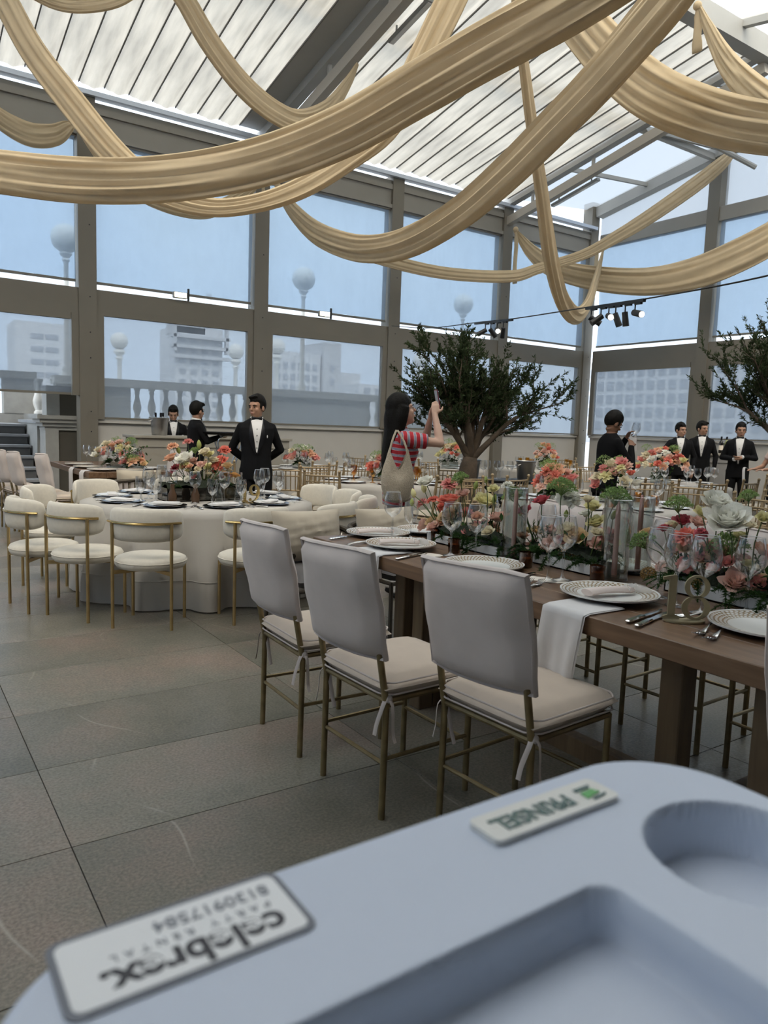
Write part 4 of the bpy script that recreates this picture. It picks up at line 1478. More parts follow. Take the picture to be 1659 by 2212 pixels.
def fork_mesh():
    m = MB()
    m.tube(smooth_path([(0, -.105, .006), (0, -.06, .010), (0, 0, .008), (0, .04, .004)], 12), [(.0075 - .0045 * math.sin(PI * min(1, i / 9)), .002) for i in range(12)], 8)
    m.box((0, .048, .005), (.022, .022, .003), bev=.001)
    for k in range(4):
        x = -.009 + .006 * k
        m.tube([(x, .055, .005), (x, .08, .008), (x, .1, .014)], [.0017, .0016, .0010], 6)
    return m.mesh('fork', STEEL, True)


def knife_mesh():
    m = MB()
    m.box((0, -.06, .006), (.017, .10, .008), bev=.003)
    m.prism([(-.007, -.01), (.008, -.01), (.010, .06), (.006, .105), (-.002, .118), (-.007, .1)], .004, .0065)
    return m.mesh('knife', STEEL, True)


def spoon_mesh():
    m = MB()
    m.tube(smooth_path([(0, -.1, .006), (0, -.05, .010), (0, .02, .008), (0, .05, .004)], 12), [(.006 - .003 * math.sin(PI * min(1, i / 9)), .002) for i in range(12)], 8)
    m.lathe([(0, .001), (.010, .002), (.0165, .008), (.0155, .009), (.009, .004), (0, .003)], 16, (0, .072, 0), sy=1.5)
    return m.mesh('spoon', STEEL, True)


FORK, KNIFE, SPOON = fork_mesh(), knife_mesh(), spoon_mesh()


def put(me, name, label, cat, loc, rz=0, s=1.0, group=None, kids=()):
    o = link(name, me, None, loc, rz)
    o.scale = (s, s, s)
    tag(o, label, cat, group)
    for kn, km in kids:
        link(kn, km, o)
    return o


ZT = 0.761
# walnut table: chargers with dotted rims, bundled blush napkins
plates = [(2.44, 3.63, 'dotted-rim plate at the head of the walnut table'), (2.30, 3.20, 'dotted-rim plate with blush napkin at the walnut table corner'), (2.335, 2.575, 'dotted-rim plate half hidden by the nearest grey chair back'), (2.36, 1.865, 'dotted-rim plate with tulle-tied napkin beside the number 18'), (2.47, 1.29, 'empty dotted-rim plate cut by the picture edge'), (2.80, 3.62, 'dotted-rim plate behind the pink flowers'), (2.94, 2.3, 'dotted-rim plate across the table behind the candles')]
for x, y, lb in plates:
    put(PLATE, 'charger_plate', lb, 'plate', (x, y, ZT + (.006 if y in (1.865, 3.2) else 0)), rnd.uniform(0, 1), 1.27, 'dotted-rim plates')


def napkin_bundle(label, loc, rz):
    t = thing('rolled_napkin', label, 'napkin', loc, rz, 'rolled blush napkins')
    pts = [(-.125, 0, .014), (-.06, .004, .018), (0, 0, .019), (.055, -.004, .017), (.09, 0, .013)]
    MB().tube(smooth_path(pts, 14), [(.034 - .0012 * i, .013) for i in range(14)], 10).build('roll', PINKNAP, t)
    m = MB()
    for a in (-.6, .1, .7):
        m.grid(lambda u, v: (.075 + .065 * u, a * .06 * u + (v - .5) * .05 * (.3 + u), .02 + .02 * math.sin(PI * u + v * 3)), 6, 4)
    m.tube([(.06, -.03, .018), (.06, 0, .033), (.06, .03, .018)], .004, 6)
    m.build('tulle_bow', TULLE, t)


napkin_bundle('blush napkin roll on the plate at the head of the table', (2.44, 3.63, ZT + .012), R(-20))
napkin_bundle('blush napkin roll on the corner plate', (2.31, 3.2, ZT + .018), R(-28))
napkin_bundle('blush napkin roll tied with tulle beside the number 18', (2.37, 1.855, ZT + .018), R(-12))


def hanging_napkin(label, x_edge, y, w, drop, skew, inner=0.2):
    t = thing('draped_napkin', label, 'napkin', (x_edge, y, 0.762), 0, 'white napkins hanging from the walnut table')

    def fn(u, v):
        yy = (u - .5) * w * (1 - .1 * v)
        s = v * (inner + drop)
        wav = .010 * math.sin(2.2 * PI * u + .6) + .005 * math.sin(5 * PI * u)
        if s < inner:
            return (inner - s, yy + skew * 0, .004)
        q = s - inner
        return (-.012 - wav * min(1, q * 6) - .03 * q, yy + skew * q, .004 - q)
    m = MB().grid(fn, 18, 26)
    q = MB().grid(lambda u, v: tuple(a + b for a, b in zip(fn(u, v * .985), (-.006 if v > inner / (inner + drop) else 0, .006, .003 if v < inner / (inner + drop) else 0))), 18, 26)
    m.build('cloth', NAPKIN, t, 'all')
    q.build('upper_fold', NAPKIN, t, 'all')


hanging_napkin('white napkin hanging over the table edge in front of the nearest grey chair', 2.055, 1.805, 0.20, 0.34, 0.10)
hanging_napkin('white napkin hanging over the table edge behind the middle grey chair', 2.055, 3.14, 0.24, 0.34, -0.05)


def cut(me, nm, lb, x, y, rz, s=1.25, z=ZT):
    put(me, nm, lb, nm, (x, y, z), R(rz), s, 'cutlery on the walnut table')


cut(KNIFE, 'knife', 'knife lying by the number 18 sign', 2.215, 1.56, -75)
cut(KNIFE, 'knife', 'second knife lying close by the number 18 sign', 2.235, 1.605, -78)
cut(FORK, 'fork', 'fork beside the plate next to the nearest chair back', 2.19, 2.19, -70)
cut(FORK, 'fork', 'second fork by the cream place card', 2.215, 2.15, -72)
cut(FORK, 'fork', 'fork before the empty plate at the picture edge', 2.27, 1.39, 108)
cut(FORK, 'fork', 'second fork before the empty plate at the picture edge', 2.25, 1.335, 106)
cut(SPOON, 'spoon', 'spoon lying behind the number 18 sign', 2.43, 1.52, 80)
cut(KNIFE, 'knife', 'knife behind the nearest grey chair back', 2.19, 2.95, -70)
cut(KNIFE, 'knife', 'knife at the far corner of the walnut table', 2.21, 3.62, -72)
cut(SPOON, 'spoon', 'spoon at the far corner of the walnut table', 2.2, 3.42, -72)
cut(FORK, 'fork', 'fork half under the corner plate', 2.18, 3.40, -70)
cut(KNIFE, 'knife', 'knife between the chair back and the dotted plate', 2.32, 2.33, -78)
t = thing('place_card', 'cream tag-shaped place card beside the forks', 'card', (2.40, 2.235, ZT), R(-62))
MB().prism([(-.08, -.045), (.06, -.045), (.09, -.02), (.09, .02), (.06, .045), (-.08, .045)], 0, .0015).build('card', PAPER, t, False)
t = thing('place_card', 'cream tag-shaped place card behind the nearest chair back', 'card', (2.30, 2.98, ZT), R(-62))
MB().prism([(-.08, -.045), (.06, -.045), (.09, -.02), (.09, .02), (.06, .045), (-.08, .045)], 0, .0015).build('card', PAPER, t, False)


# number signs
def number_sign(label, loc, rz, second, mat, s=1.0):
    t = thing('table_number', label, 'table number', loc, rz)
    t.scale = (s, s, s)
    th = 0.004

    def flat(poly):
        m = MB()
        n = len(poly)
        vs = [(x, -th, z) for x, z in poly] + [(x, th, z) for x, z in poly]
        m.add(vs, [tuple(range(n)), tuple(range(2 * n - 1, n - 1, -1))] + [(i, n + i, n + (i + 1) % n, (i + 1) % n) for i in range(n)])
        return m
    one = [(-.075, .012), (-.02, .012), (-.02, .018), (-.034, .024), (-.034, .165), (-.042, .168), (-.078, .160), (-.078, .153), (-.060, .150), (-.060, .024), (-.075, .018)]
    one = [(-.060, .024), (-.075, .018), (-.075, .012), (-.02, .012), (-.02, .018), (-.034, .024), (-.034, .165), (-.042, .168), (-.078, .160), (-.078, .153), (-.060, .150)]
    m = MB()
    m.add(*[(q.v, q.f) for q in [flat([(-.060, .020), (-.034, .020), (-.034, .166), (-.060, .152)])]][0])
    q = flat([(-.082, .150), (-.056, .150), (-.034, .166), (-.042, .169), (-.082, .160)])
    m.add(q.v, q.f)
    q = flat([(-.076, .010), (-.018, .010), (-.018, .019), (-.034, .024), (-.060, .024), (-.076, .019)])
    m.add(q.v, q.f)
    m.build('digit_one', mat, t, False)

    def ring(cx, cz, ax, az, bx, bz, sh=0.0):
        n = 36
        vs = []
        for k in range(n):
            a = 2 * PI * k / n
            c, s_ = math.cos(a), math.sin(a)
            vs += [(cx + ax * c, -th, cz + az * s_), (cx + sh + bx * c, -th, cz + bz * s_), (cx + ax * c, th, cz + az * s_), (cx + sh + bx * c, th, cz + bz * s_)]
        fs = []
        for k in range(n):
            i, j = 4 * k, 4 * ((k + 1) % n)
            fs += [(i, j, j + 1, i + 1), (i + 2, i + 3, j + 3, j + 2), (i, i + 2, j + 2, j), (i + 1, j + 1, j + 3, i + 3)]
        return MB().add(vs, fs)
    if second == 8:
        m = ring(.038, .052, .050, .044, .029, .035)
        q = ring(.038, .128, .044, .042, .026, .034)
        m.add(q.v, q.f)
        m.build('digit_eight', mat, t, False)
    else:
        m = ring(.036, .118, .048, .050, .022, .036)
        pts = [(.074 + .006 * math.sin(k * .5), 0, .118 - .0105 * k) for k in range(6)]
        q = MB().tube([(.072, 0, .12), (.071, 0, .085), (.060, 0, .05), (.040, 0, .026), (.012, 0, .016)], [(.012, th), (.013, th), (.011, th), (.008, th), (.006, th)], 8, upv=(0, 1, 0))
        m.add(q.v, q.f)
        q = MB().tube([(.0, -th, .03), (.0, th, .03)], .014, 14)
        m.add(q.v, q.f)
        m.build('digit_nine', mat, t, False)
    MB().lathe([(0, 0), (.072, 0), (.073, .003), (.072, .008), (0, .008)], 32, sy=.55).build('base', mat, t)


number_sign('champagne gold number 18 standing on the walnut table', (2.31, 1.50, ZT), R(-38), 8, SIGNG, 0.98)
number_sign('gold number 19 on the round white table', (2.50, 5.62, 0.749), R(-30), 9, GOLD_P, 0.92)

# glasses on the walnut table
rimkid = (('rim', ME['rim']),)
wg = [(2.40, 2.90, 1.08, 'first of two before the sand-coloured roses'), (2.47, 2.79, 1.08, 'second of two before the sand-coloured roses'), (2.45, 3.50, 1.08, 'at the far corner beside the corner plate'), (2.385, 2.215, 1.13, 'before the sand-coloured rose, in front of its twin'), (2.46, 2.20, 1.13, 'before the sand-coloured rose, behind its twin'),
      (2.56, 1.79, 1.12, 'left behind the number 18'), (2.50, 1.665, 1.10, 'under the coral carnation'), (2.485, 1.545, 1.14, 'under the big green umbel'), (2.66, 1.475, 1.12, 'by the blush rose at the edge of the picture'), (2.93, 2.75, 1.05, 'across the table behind the tall cylinder'), (2.93, 3.2, 1.05, 'across the table behind the coral flowers'), (2.95, 2.05, 1.05, 'across the table behind the third candle')]
for x, y, s, lb in wg:
    put(ME['wine'], 'wine_glass', 'large clear wine glass ' + lb, 'wine glass', (x, y, ZT), 0, s, 'wine glasses on the walnut table', rimkid)
put(ME['water'], 'water_glass', 'small clear stem glass at the head of the walnut table', 'glass', (2.56, 3.47, ZT), 0, 1.08)

VOT = MB().lathe([(0, 0.004), (0.029, 0.0), (0.031, 0.003), (0.034, 0.074), (0.031, 0.074), (0.028, 0.01), (0, 0.008)], 22).mesh('cup', AMBERD, True)
WAX = MB().lathe([(0, 0.009), (0.027, 0.009), (0.0285, 0.045), (0, 0.046)], 16).mesh('wax', pm('amber_wax', (0.20, 0.09, 0.03), 0.6), True)
for x, y, lb in ((2.475, 2.965, 'beside the two wine glasses near the first flower trough'), (2.535, 2.50, 'below the first pink candle'), (2.575, 2.105, 'below the second pink candle'), (2.62, 3.3, 'tucked at the far end of the first flower trough')):
    t = thing('votive_holder', 'brown glass votive holder ' + lb, 'candle holder', (x, y, ZT), 0, 'brown votive holders')
    link('cup', VOT, t)
    link('wax', WAX, t)
    MB().tube([(0, 0, .045), (0.001, 0, .053)], .0012, 5).build('wick', BLACK, t)

HURR = MB().lathe([(0, 0.012), (0.055, 0.012), (0.056, 0.0), (0.060, 0.002), (0.061, 0.36), (0.0585, 0.362), (0.057, 0.36), (0.056, 0.02), (0, 0.018)], 28)
for x, y, h, lb, ch in ((2.66, 2.715, 1.0, 'first', .335), (2.70, 2.115, 1.0, 'second', .33), (2.93, 2.165, 1.02, 'third', .35)):
    t = thing('glass_cylinder', 'tall clear glass cylinder around the %s pink candle' % lb, 'vase', (x, y, ZT), 0, 'glass candle cylinders')
    HURR.build('cylinder', VASEG, t)
    t = thing('taper_candle', 'slim dusty-pink taper candle inside the %s glass cylinder' % lb, 'candle', (x, y, ZT + .02), 0, 'pink taper candles')
    MB().tube([(0, 0, 0), (0, 0, ch * .75), (0, 0, ch * .93), (0, 0, ch)], [.0125, .0115, .0095, .003], 14).build('wax', PINKC, t)
    MB().tube([(0, 0, ch), (0.002, 0, ch + .014)], .0015, 5).build('wick', BLACK, t)

# round table 19
ZR = 0.749
for k in range(10):
    a = 2 * PI * k / 10 + 0.22
    x, y = TC.x + .71 * math.cos(a), TC.y + .71 * math.sin(a)
    t = thing('place_setting', 'mirrored charger and napkin on table 19, %s of ten counting round from the window side' % ORD[k], 'plate', (x, y, ZR), a, 'place settings on table 19')
    link('charger', CHARG, t)
    link('dish', SMALLP, t, (0, 0, .008))
    MB().box((0, .01, .030), (.075, .20, .014), rz=R(14), bev=.005).build('napkin', NAPKIN, t)
    put(FORK, 'fork', 'steel fork at the %s setting of table 19 counting round from the window side' % ORD[k], 'fork', (x + .2 * math.cos(a + 1.57), y + .2 * math.sin(a + 1.57), ZR), a + PI / 2, 1.1, 'cutlery on table 19')
    put(KNIFE, 'knife', 'steel knife at the %s setting of table 19 counting round from the window side' % ORD[k], 'knife', (x - .2 * math.cos(a + 1.57), y - .2 * math.sin(a + 1.57), ZR), a + PI / 2, 1.1, 'cutlery on table 19')
gl19 = [(1.80, 5.86, 'crystal'), (1.95, 5.94, 'wine'), (1.72, 5.99, 'crystal'), (1.83, 6.16, 'wine'), (1.98, 6.20, 'crystal'), (2.07, 5.72, 'wine'), (2.19, 5.66, 'crystal'), (2.30, 5.68, 'wine'), (2.41, 5.60, 'crystal'), (2.68, 5.82, 'crystal'), (2.73, 5.95, 'wine'), (2.84, 5.80, 'wine'), (2.92, 5.94, 'crystal'), (2.86, 6.12, 'wine'), (2.72, 6.40, 'crystal'), (2.62, 6.55, 'wine'), (1.95, 6.5, 'crystal'), (2.08, 6.6, 'wine')]
gl19.sort(key=lambda g: g[0] * SIDE.x + g[1] * SIDE.y)
cnt = {'wine': 0, 'crystal': 0}
for k, (x, y, kd) in enumerate(gl19):
    cnt[kd] += 1
    if kd == 'wine':
        put(ME['wine'], 'wine_glass', '%s clear wine glass from the stairs side among the goblets on table 19' % ORD[cnt[kd] - 1], 'wine glass', (x, y, ZR), 0, 1.0, 'plain wine glasses on table 19', rimkid)
    else:
        put(ME['crystal'], 'crystal_goblet', '%s cut crystal goblet from the stairs side on table 19' % ORD[cnt[kd] - 1], 'goblet', (x, y, ZR), 0, 1.05, 'cut crystal goblets on table 19')


def far_setting(key, kind, n, where, rr=None, extra=()):
    (cx, cy), r = RT[key]
    items = []
    for k in range(n):
        a = 2 * PI * k / n + .3
        items.append(('plate', cx + (r - .2) * math.cos(a), cy + (r - .2) * math.sin(a), a))
        a = 2 * PI * (k + .5) / n + .3
        for q, kd in enumerate(kind):
            rad = (rr or r - .38) + .07 * (q % 2)
            b = a + .16 * (q - .5)
            items.append((kd, cx + rad * math.cos(b), cy + rad * math.sin(b), 0))
    items.sort(key=lambda g: g[1] * SIDE.x + g[2] * SIDE.y)
    cnt = {}
    for kd, x, y, a in items:
        cnt[kd] = cnt.get(kd, 0) + 1
        o = ORD[cnt[kd] - 1]
        if kd == 'plate':
            put(SMALLP, 'plate', '%s white plate from the stairs side on the %s' % (o, where), 'plate', (x, y, ZR), a, 1.05, 'plates on the ' + where)
            continue
        nm, cat = {'wine': ('wine_glass', 'wine glass'), 'amber': ('amber_goblet', 'goblet'), 'tumbler': ('amber_tumbler', 'glass'), 'water': ('water_glass', 'glass')}[kd]
        put(ME[kd], nm, '%s %s from the stairs side on the %s' % (o, {'wine': 'wine glass', 'amber': 'amber goblet', 'tumbler': 'amber tumbler', 'water': 'stem glass'}[kd], where), cat, (x, y, ZR), 0, 1.0, '%s on the %s' % (cat + ' set', where))


far_setting('B', ('amber', 'wine'), 8, 'amber-goblet table beside the woman')
far_setting('A', ('wine', 'water'), 8, 'far table behind the standing waiter')
far_setting('C', ('wine', 'wine'), 7, 'far table behind the olive trunk')
far_setting('D', ('tumbler', 'wine'), 9, 'table behind the candle cylinders')
far_setting('E', ('wine', 'wine'), 10, 'wine-glass table before the two waiters', 0.66)
far_setting('G', ('amber', 'water'), 7, 'window-corner table')
# brown under-plates on the amber table
for k in range(8):
    a = 2 * PI * k / 8 + .3
    put(CHARG, 'under_plate', 'brown under-plate on the amber-goblet table, %s counting round from the window side' % ORD[k], 'plate', (5.15 + .6 * math.cos(a), 7.55 + .6 * math.sin(a), ZR - .0005), 0, .98, 'brown under-plates').data = (ME.setdefault('brownp', MB().lathe([(0, 0.005), (0.14, 0.005), (0.163, 0.014), (0.12, 0.001), (0, 0.0)], 28).mesh('under_plate', TOPB, True)))
# glasses waiting on the serving table
for k in range(5):
    put(ME['wine'], 'wine_glass', '%s wine glass from the olive trunk, waiting between the two ice buckets' % ORD[k], 'wine glass', (6.82 + .08 * k, 7.62 - .045 * k + .06 * (k % 2), .755), 0, 1.0, 'wine glasses between the ice buckets')
# far walnut table
for k, (x, y) in enumerate(((2.25, 9.45), (2.2, 10.0), (2.22, 10.6), (2.55, 9.35), (2.85, 9.7), (2.85, 10.3))):
    put(PLATE, 'charger_plate', 'dotted-rim plate on the far walnut table, ' + ['nearest on the stairs side', 'middle on the stairs side', 'farthest on the stairs side', 'at its near end', 'near one on the bar side', 'far one on the bar side'][k], 'plate', (x, y, ZT), 0, 1.2, 'plates on the far walnut table')
for k, (x, y) in enumerate(sorted(((2.35, 9.75), (2.42, 9.62), (2.38, 10.2), (2.33, 10.35), (2.75, 9.85), (2.8, 10.0), (2.36, 10.8), (2.78, 10.5), (2.5, 9.55), (2.72, 9.6)), key=lambda g: g[0] * SIDE.x + g[1] * SIDE.y)):
    put(ME['wine'], 'wine_glass', '%s wine glass from the stairs side on the far walnut table' % ORD[k], 'wine glass', (x, y, ZT), 0, 1.05, 'wine glasses on the far walnut table')
for k, y in enumerate((9.45, 10.05)):
    t = thing('draped_napkin', ['cream napkin hanging from the near corner of the far walnut table', 'cream napkin hanging behind the lone grey chair at the far table'][k], 'napkin', (2.015, y, .762))
    MB().grid(lambda u, v: ((.15 - .5 * v if v < .3 else -.012 - .012 * math.sin(9 * u)), (u - .5) * .2, (.003 if v < .3 else .003 - (v - .3) * .5)), 10, 14).build('cloth', NAPKIN, t, 'all')

# ================================================================ flowers
def petal(m, r0, L, th, W, az, z0=0.0, ruf=0.05, nu=4, nv=3, ph=0.0, mi=0):
    """one rounded petal: rises from the heart, leans out by th and flares at its tip"""
    vs = []
    for j in range(nv + 1):
        v = j / nv
        for i in range(nu + 1):
            u = 2 * i / nu - 1
            ve = v * (1 - 0.28 * u * u)
            a = th * (0.45 + 0.55 * ve)
            r = r0 + L * ve * math.sin(a)
            z = z0 + L * ve * math.cos(a)
            w = W * (0.45 + 0.55 * math.sin(PI / 2 * min(1, v * 1.4)))
            da = u * w / max(r, 0.26)
            r += ruf * .5 * math.sin(2.6 * u + ph) * v * v
            z += ruf * math.sin(3.3 * u + ph) * v * v
            vs.append((r * math.cos(az + da), r * math.sin(az + da), z))
    fs = []
    w_ = nu + 1
    for j in range(nv):
        for i in range(nu):
            fs.append((j * w_ + i, j * w_ + i + 1, (j + 1) * w_ + i + 1, (j + 1) * w_ + i))
    m.add(vs, fs, mi)


def rose_mesh(mat, seed, lo=False):
    q = random.Random(seed)
    m = MB()
    lay = [(3, .04, .58, .08, .22), (3, .10, .62, .14, .28), (4, .16, .66, .22, .34), (4, .22, .70, .34, .42), (5, .28, .76, .46, .54), (5, .32, .84, .66, .62), (5, .30, .92, .95, .62)]
    if lo:
        lay = [(3, .12, .7, .2, .45), (4, .30, .75, .4, .6), (5, .36, .85, .75, .7)]
    for k, (n, r0, L, th, W) in enumerate(lay):
        for i in range(n):
            petal(m, r0, L * q.uniform(.92, 1.06), th + q.uniform(-.1, .1), W, 2 * PI * i / n + k * .7 + q.uniform(-.15, .15), -.38 - .05 * k, .035 + .012 * k, 2 if lo else 4, 2 if lo else 3, q.uniform(0, 6))
    m.ball((0, 0, -.25), (.3, .3, .22), 8, 5)
    return m.mesh('rose', mat, 'all')


def ran_mesh(mat, seed, lo=False):
    q = random.Random(seed)
    m = MB()
    n = 16 if lo else 46
    for i in range(n):
        t = (i + .5) / n
        th = .15 + 1.75 * t ** .8
        petal(m, .10 + .14 * t, .62 + .2 * t, th, .30, i * 2.4, -.22, .12, 3, 2, q.uniform(0, 6))
    m.ball((0, 0, -.15), (.3, .3, .3), 8, 5)
    return m.mesh('ranunculus', mat, 'all')


def umbel_mesh(mat, seed, n=90, ball=False):
    q = random.Random(seed)
    m = MB()
    for i in range(n):
        t = (i + .5) / n
        a = i * 2.4
        r = math.sqrt(t) * .97
        if ball:
            ph = math.acos(1 - 1.6 * t)
            p = (math.sin(ph) * math.cos(a) * .9, math.sin(ph) * math.sin(a) * .9, math.cos(ph) * .8 - .1)
            m.ball(p, .15, 5, 3)
        else:
            z = .42 - .75 * r * r + q.uniform(-.16, .07)
            p = Vector((r * math.cos(a), r * math.sin(a), z))
            for k in range(4):
                d = Vector((q.uniform(-1, 1), q.uniform(-1, 1), q.uniform(-.2, 1))).normalized() * .11
                e = Vector((q.uniform(-1, 1), q.uniform(-1, 1), q.uniform(-.6, .6))).normalized() * .06
                m.add([p, p + d + e, p + d * 1.25, p + d - e], [(0, 1, 2, 3)])
            if i % 4 == 0:
                m.tube([(0, 0, -.75), (p.x * .55, p.y * .55, -.25), tuple(p)], .012, 4, cap=False)
    return m.mesh('umbel', mat, False)


def bud_mesh(mat):
    m = MB().lathe([(0, -1), (.3, -.9), (.62, -.4), (.66, 0), (.5, .5), (.22, .9), (0, 1.05)], 10)
    return m.mesh('bud', mat, 'all')


FM = {}


def flower_mesh(kind, colr, lo=False, var=0):
    key = (kind, colr, lo, var)
    if key not in FM:
        if kind == 'rose':
            FM[key] = rose_mesh(PET[colr], hash(colr) % 97 * 0 + len(FM), lo)
        elif kind == 'ran':
            FM[key] = ran_mesh(PET[colr], len(FM), lo)
        elif kind == 'umb':
            FM[key] = umbel_mesh(UMBEL, len(FM), 50 if lo else 190)
        elif kind == 'och':
            FM[key] = umbel_mesh(pm('ochre_cluster', (0.42, 0.27, 0.11), .9), len(FM), 60, True)
        else:
            FM[key] = bud_mesh(PET[colr])
    return FM[key]


FNAME = {'rose': 'rose', 'ran': 'ranunculus', 'umb': 'umbel', 'och': 'ochre_cluster', 'bud': 'bud'}


def fern(m, base, d, L, q, droop=.5, nd=22, nl=.028):
    """one feathery asparagus-fern frond with needles"""
    base, d = Vector(base), Vector(d).normalized()
    pts = []
    for i in range(9):
        t = i / 8
        pts.append(base + d * (L * t) + Vector((0, 0, -droop * L * t * t)))
    m.tube(pts, .0018, 4, cap=False)
    for i in range(nd):
        t = .12 + .88 * i / nd
        k = min(7, int(t * 8))
        p = pts[k].lerp(pts[k + 1], t * 8 - k)
        tang = (pts[k + 1] - pts[k]).normalized()
        for _ in range(5):
            o = Vector((q.uniform(-1, 1), q.uniform(-1, 1), q.uniform(-.7, 1))).normalized()
            tip = p + (o + tang * .7).normalized() * nl * q.uniform(.6, 1.3) * (1.15 - t * .5)
            s = tang.cross(o)
            s = s.normalized() * .0022 if s.length > 1e-4 else Vector((.002, 0, 0))
            m.add([p - s, p + s, tip], [(0, 1, 2)])


def filler(fl, n, c, d, palette, seed):
    """small blooms low in the mass of an arrangement"""
    q = random.Random(seed)
    return fl + [(c[0] + q.uniform(-d[0], d[0]), c[1] + q.uniform(-d[1], d[1]), c[2] + q.uniform(0, d[2]), q.choice(('rose', 'rose', 'ran')), q.choice(palette), q.uniform(.024, .04)) for _ in range(n)]


def arrangement(name, label, origin, flowers, boxd, seed, boxmat=TROUGH, ferns=16, stems=True, ax='y', lo=False, fl=.2):
    """flowers: world positions (x, y, z, kind, colour, radius); box: (dx, dy, h)"""
    q = random.Random(seed)
    t = thing(name, label, 'flower arrangement', origin)
    O = Vector(origin)
    dx, dy, h = boxd
    b = MB()
    w = .006
    b.box((0, 0, w / 2), (dx, dy, w))
    for s in (-1, 1):
        b.box((s * (dx / 2 - w / 2), 0, h / 2), (w, dy, h))
        b.box((0, s * (dy / 2 - w / 2), h / 2), (dx, w, h))
    b.build('trough', boxmat, t, False)
    m = MB()
    m.grid(lambda u, v: ((u - .5) * (dx - .01), (v - .5) * (dy - .01), h * .85 + .035 * abs(math.sin(u * 7 + v * 5)) + .04 * math.sin(PI * u) * math.sin(PI * v) + q.uniform(0, .02)), 8, 20)
    tag(m.build('moss', SOIL, t, 'all'), kind='stuff')
    for k, (x, y, z, kd, cl, r) in enumerate(flowers):
        p = Vector((x, y, z)) - O
        me = flower_mesh(kd, cl, lo, k % 2)
        root = Vector((p.x * .3 + q.uniform(-.02, .02), max(-dy / 2 + .03, min(dy / 2 - .03, p.y * .8 + q.uniform(-.03, .03))), h))
        d = (p - root).normalized()
        lean = Vector((d.x * .6 + q.uniform(-.35, .35) - .45, d.y * .6 + q.uniform(-.4, .4) - .25, max(.25, d.z) + q.uniform(0, .5)))
        if kd in ('umb', 'bud'):
            lean = Vector((d.x * .5 + q.uniform(-.3, .3), d.y * .5 + q.uniform(-.3, .3), 1))
        rot = lean.normalized().to_track_quat('Z', 'Y').to_euler()
        o = link(FNAME[kd], me, t, p, tuple(rot))
        s = r * {'rose': 1.12, 'ran': 1.15, 'umb': 1.12, 'bud': 1.0, 'och': 1.0}[kd]
        o.scale = (s, s, s * (1.25 if kd == 'bud' else 1))
        if stems and not lo:
            mid = root.lerp(p, .55) + Vector((q.uniform(-.015, .015), q.uniform(-.02, .02), .01))
            e = p - lean.normalized() * r * .55
            MB().tube(smooth_path([root, mid, e, p - lean.normalized() * r * .25], 9), .0026, 5, cap=False).build('stem', STEMG, t)
    if ferns:
        m = MB()
        for k in range(ferns):
            sx = q.choice((-1, -1, 1))
            y = q.uniform(-dy / 2, dy / 2)
            fern(m, (sx * dx * .3, y, h), (sx * q.uniform(.4, 1), q.uniform(-.6, .6), q.uniform(.05, .6)), q.uniform(.12, fl), q, q.uniform(.3, .8))
        for k in range(ferns // 2):
            fern(m, (q.uniform(-dx, dx) * .3, q.uniform(-dy / 2, dy / 2), h), (q.uniform(-.3, .3), q.uniform(-.3, .3), 1), q.uniform(.1, .2), q, .2)
        tag(m.build('fern', GREEN, t, False), kind='stuff')
        m = MB()
        for k in range(ferns * (9 if lo else 1)):
            p = Vector((q.uniform(-dx, dx) * (.9 if lo else .5), q.uniform(-dy / 2, dy / 2), h + q.uniform(.02, .24 if lo else .12)))
            d = Vector((q.uniform(-1, .6), q.uniform(-1, 1), q.uniform(.1, .9))).normalized()
            s = d.cross(Vector((0, 0, 1))).normalized() * .013
            L = q.uniform(.04, .07)
            m.add([p, p + d * L * .5 + s, p + d * L, p + d * L * .5 - s], [(0, 1, 2, 3)])
        tag(m.build('leaves', GREEN, t, False), kind='stuff')
    return t

FL1 = [(2.669, 3.493, 1.106, 'rose', 'white', 0.052), (2.705, 3.547, 1.051, 'bud', 'yellow', 0.028), (2.684, 3.624, 1.011, 'bud', 'yellow', 0.025), (2.712, 3.673, 0.948, 'bud', 'green', 0.020), (2.715, 3.581, 0.958, 'ran', 'pink', 0.037), (2.648, 3.383, 0.999, 'ran', 'coral', 0.038), (2.642, 3.236, 1.029, 'rose', 'coral', 0.065), (2.740, 3.355, 1.094, 'ran', 'pink', 0.046), (2.671, 3.145, 1.063, 'rose', 'blush', 0.036), (2.668, 3.179, 1.143, 'umb', 'umb', 0.049), (2.759, 3.050, 1.036, 'rose', 'yellow', 0.066), (2.696, 2.930, 1.104, 'rose', 'yellow', 0.030), (2.740, 3.118, 1.100, 'bud', 'green', 0.021), (2.697, 2.989, 1.142, 'bud', 'green', 0.015), (2.717, 2.937, 1.043, 'bud', 'green', 0.020), (2.658, 3.254, 0.932, 'rose', 'sand', 0.058), (2.716, 3.476, 0.871, 'rose', 'sand', 0.053), (2.744, 3.191, 0.944, 'ran', 'pink', 0.039), (2.703, 3.005, 0.870, 'rose', 'peach', 0.061), (2.729, 2.919, 0.962, 'rose', 'blush', 0.055), (2.721, 3.589, 0.823, 'rose', 'blush', 0.048), (2.648, 3.318, 0.876, 'rose', 'yellow', 0.040), (2.731, 3.266, 0.901, 'rose', 'yellow', 0.040), (2.711, 3.154, 0.805, 'ran', 'pink', 0.031), (2.676, 3.256, 0.819, 'och', 'och', 0.040), (2.644, 2.989, 0.952, 'rose', 'peach', 0.035), (2.744, 3.414, 0.955, 'ran', 'coral', 0.038), ]
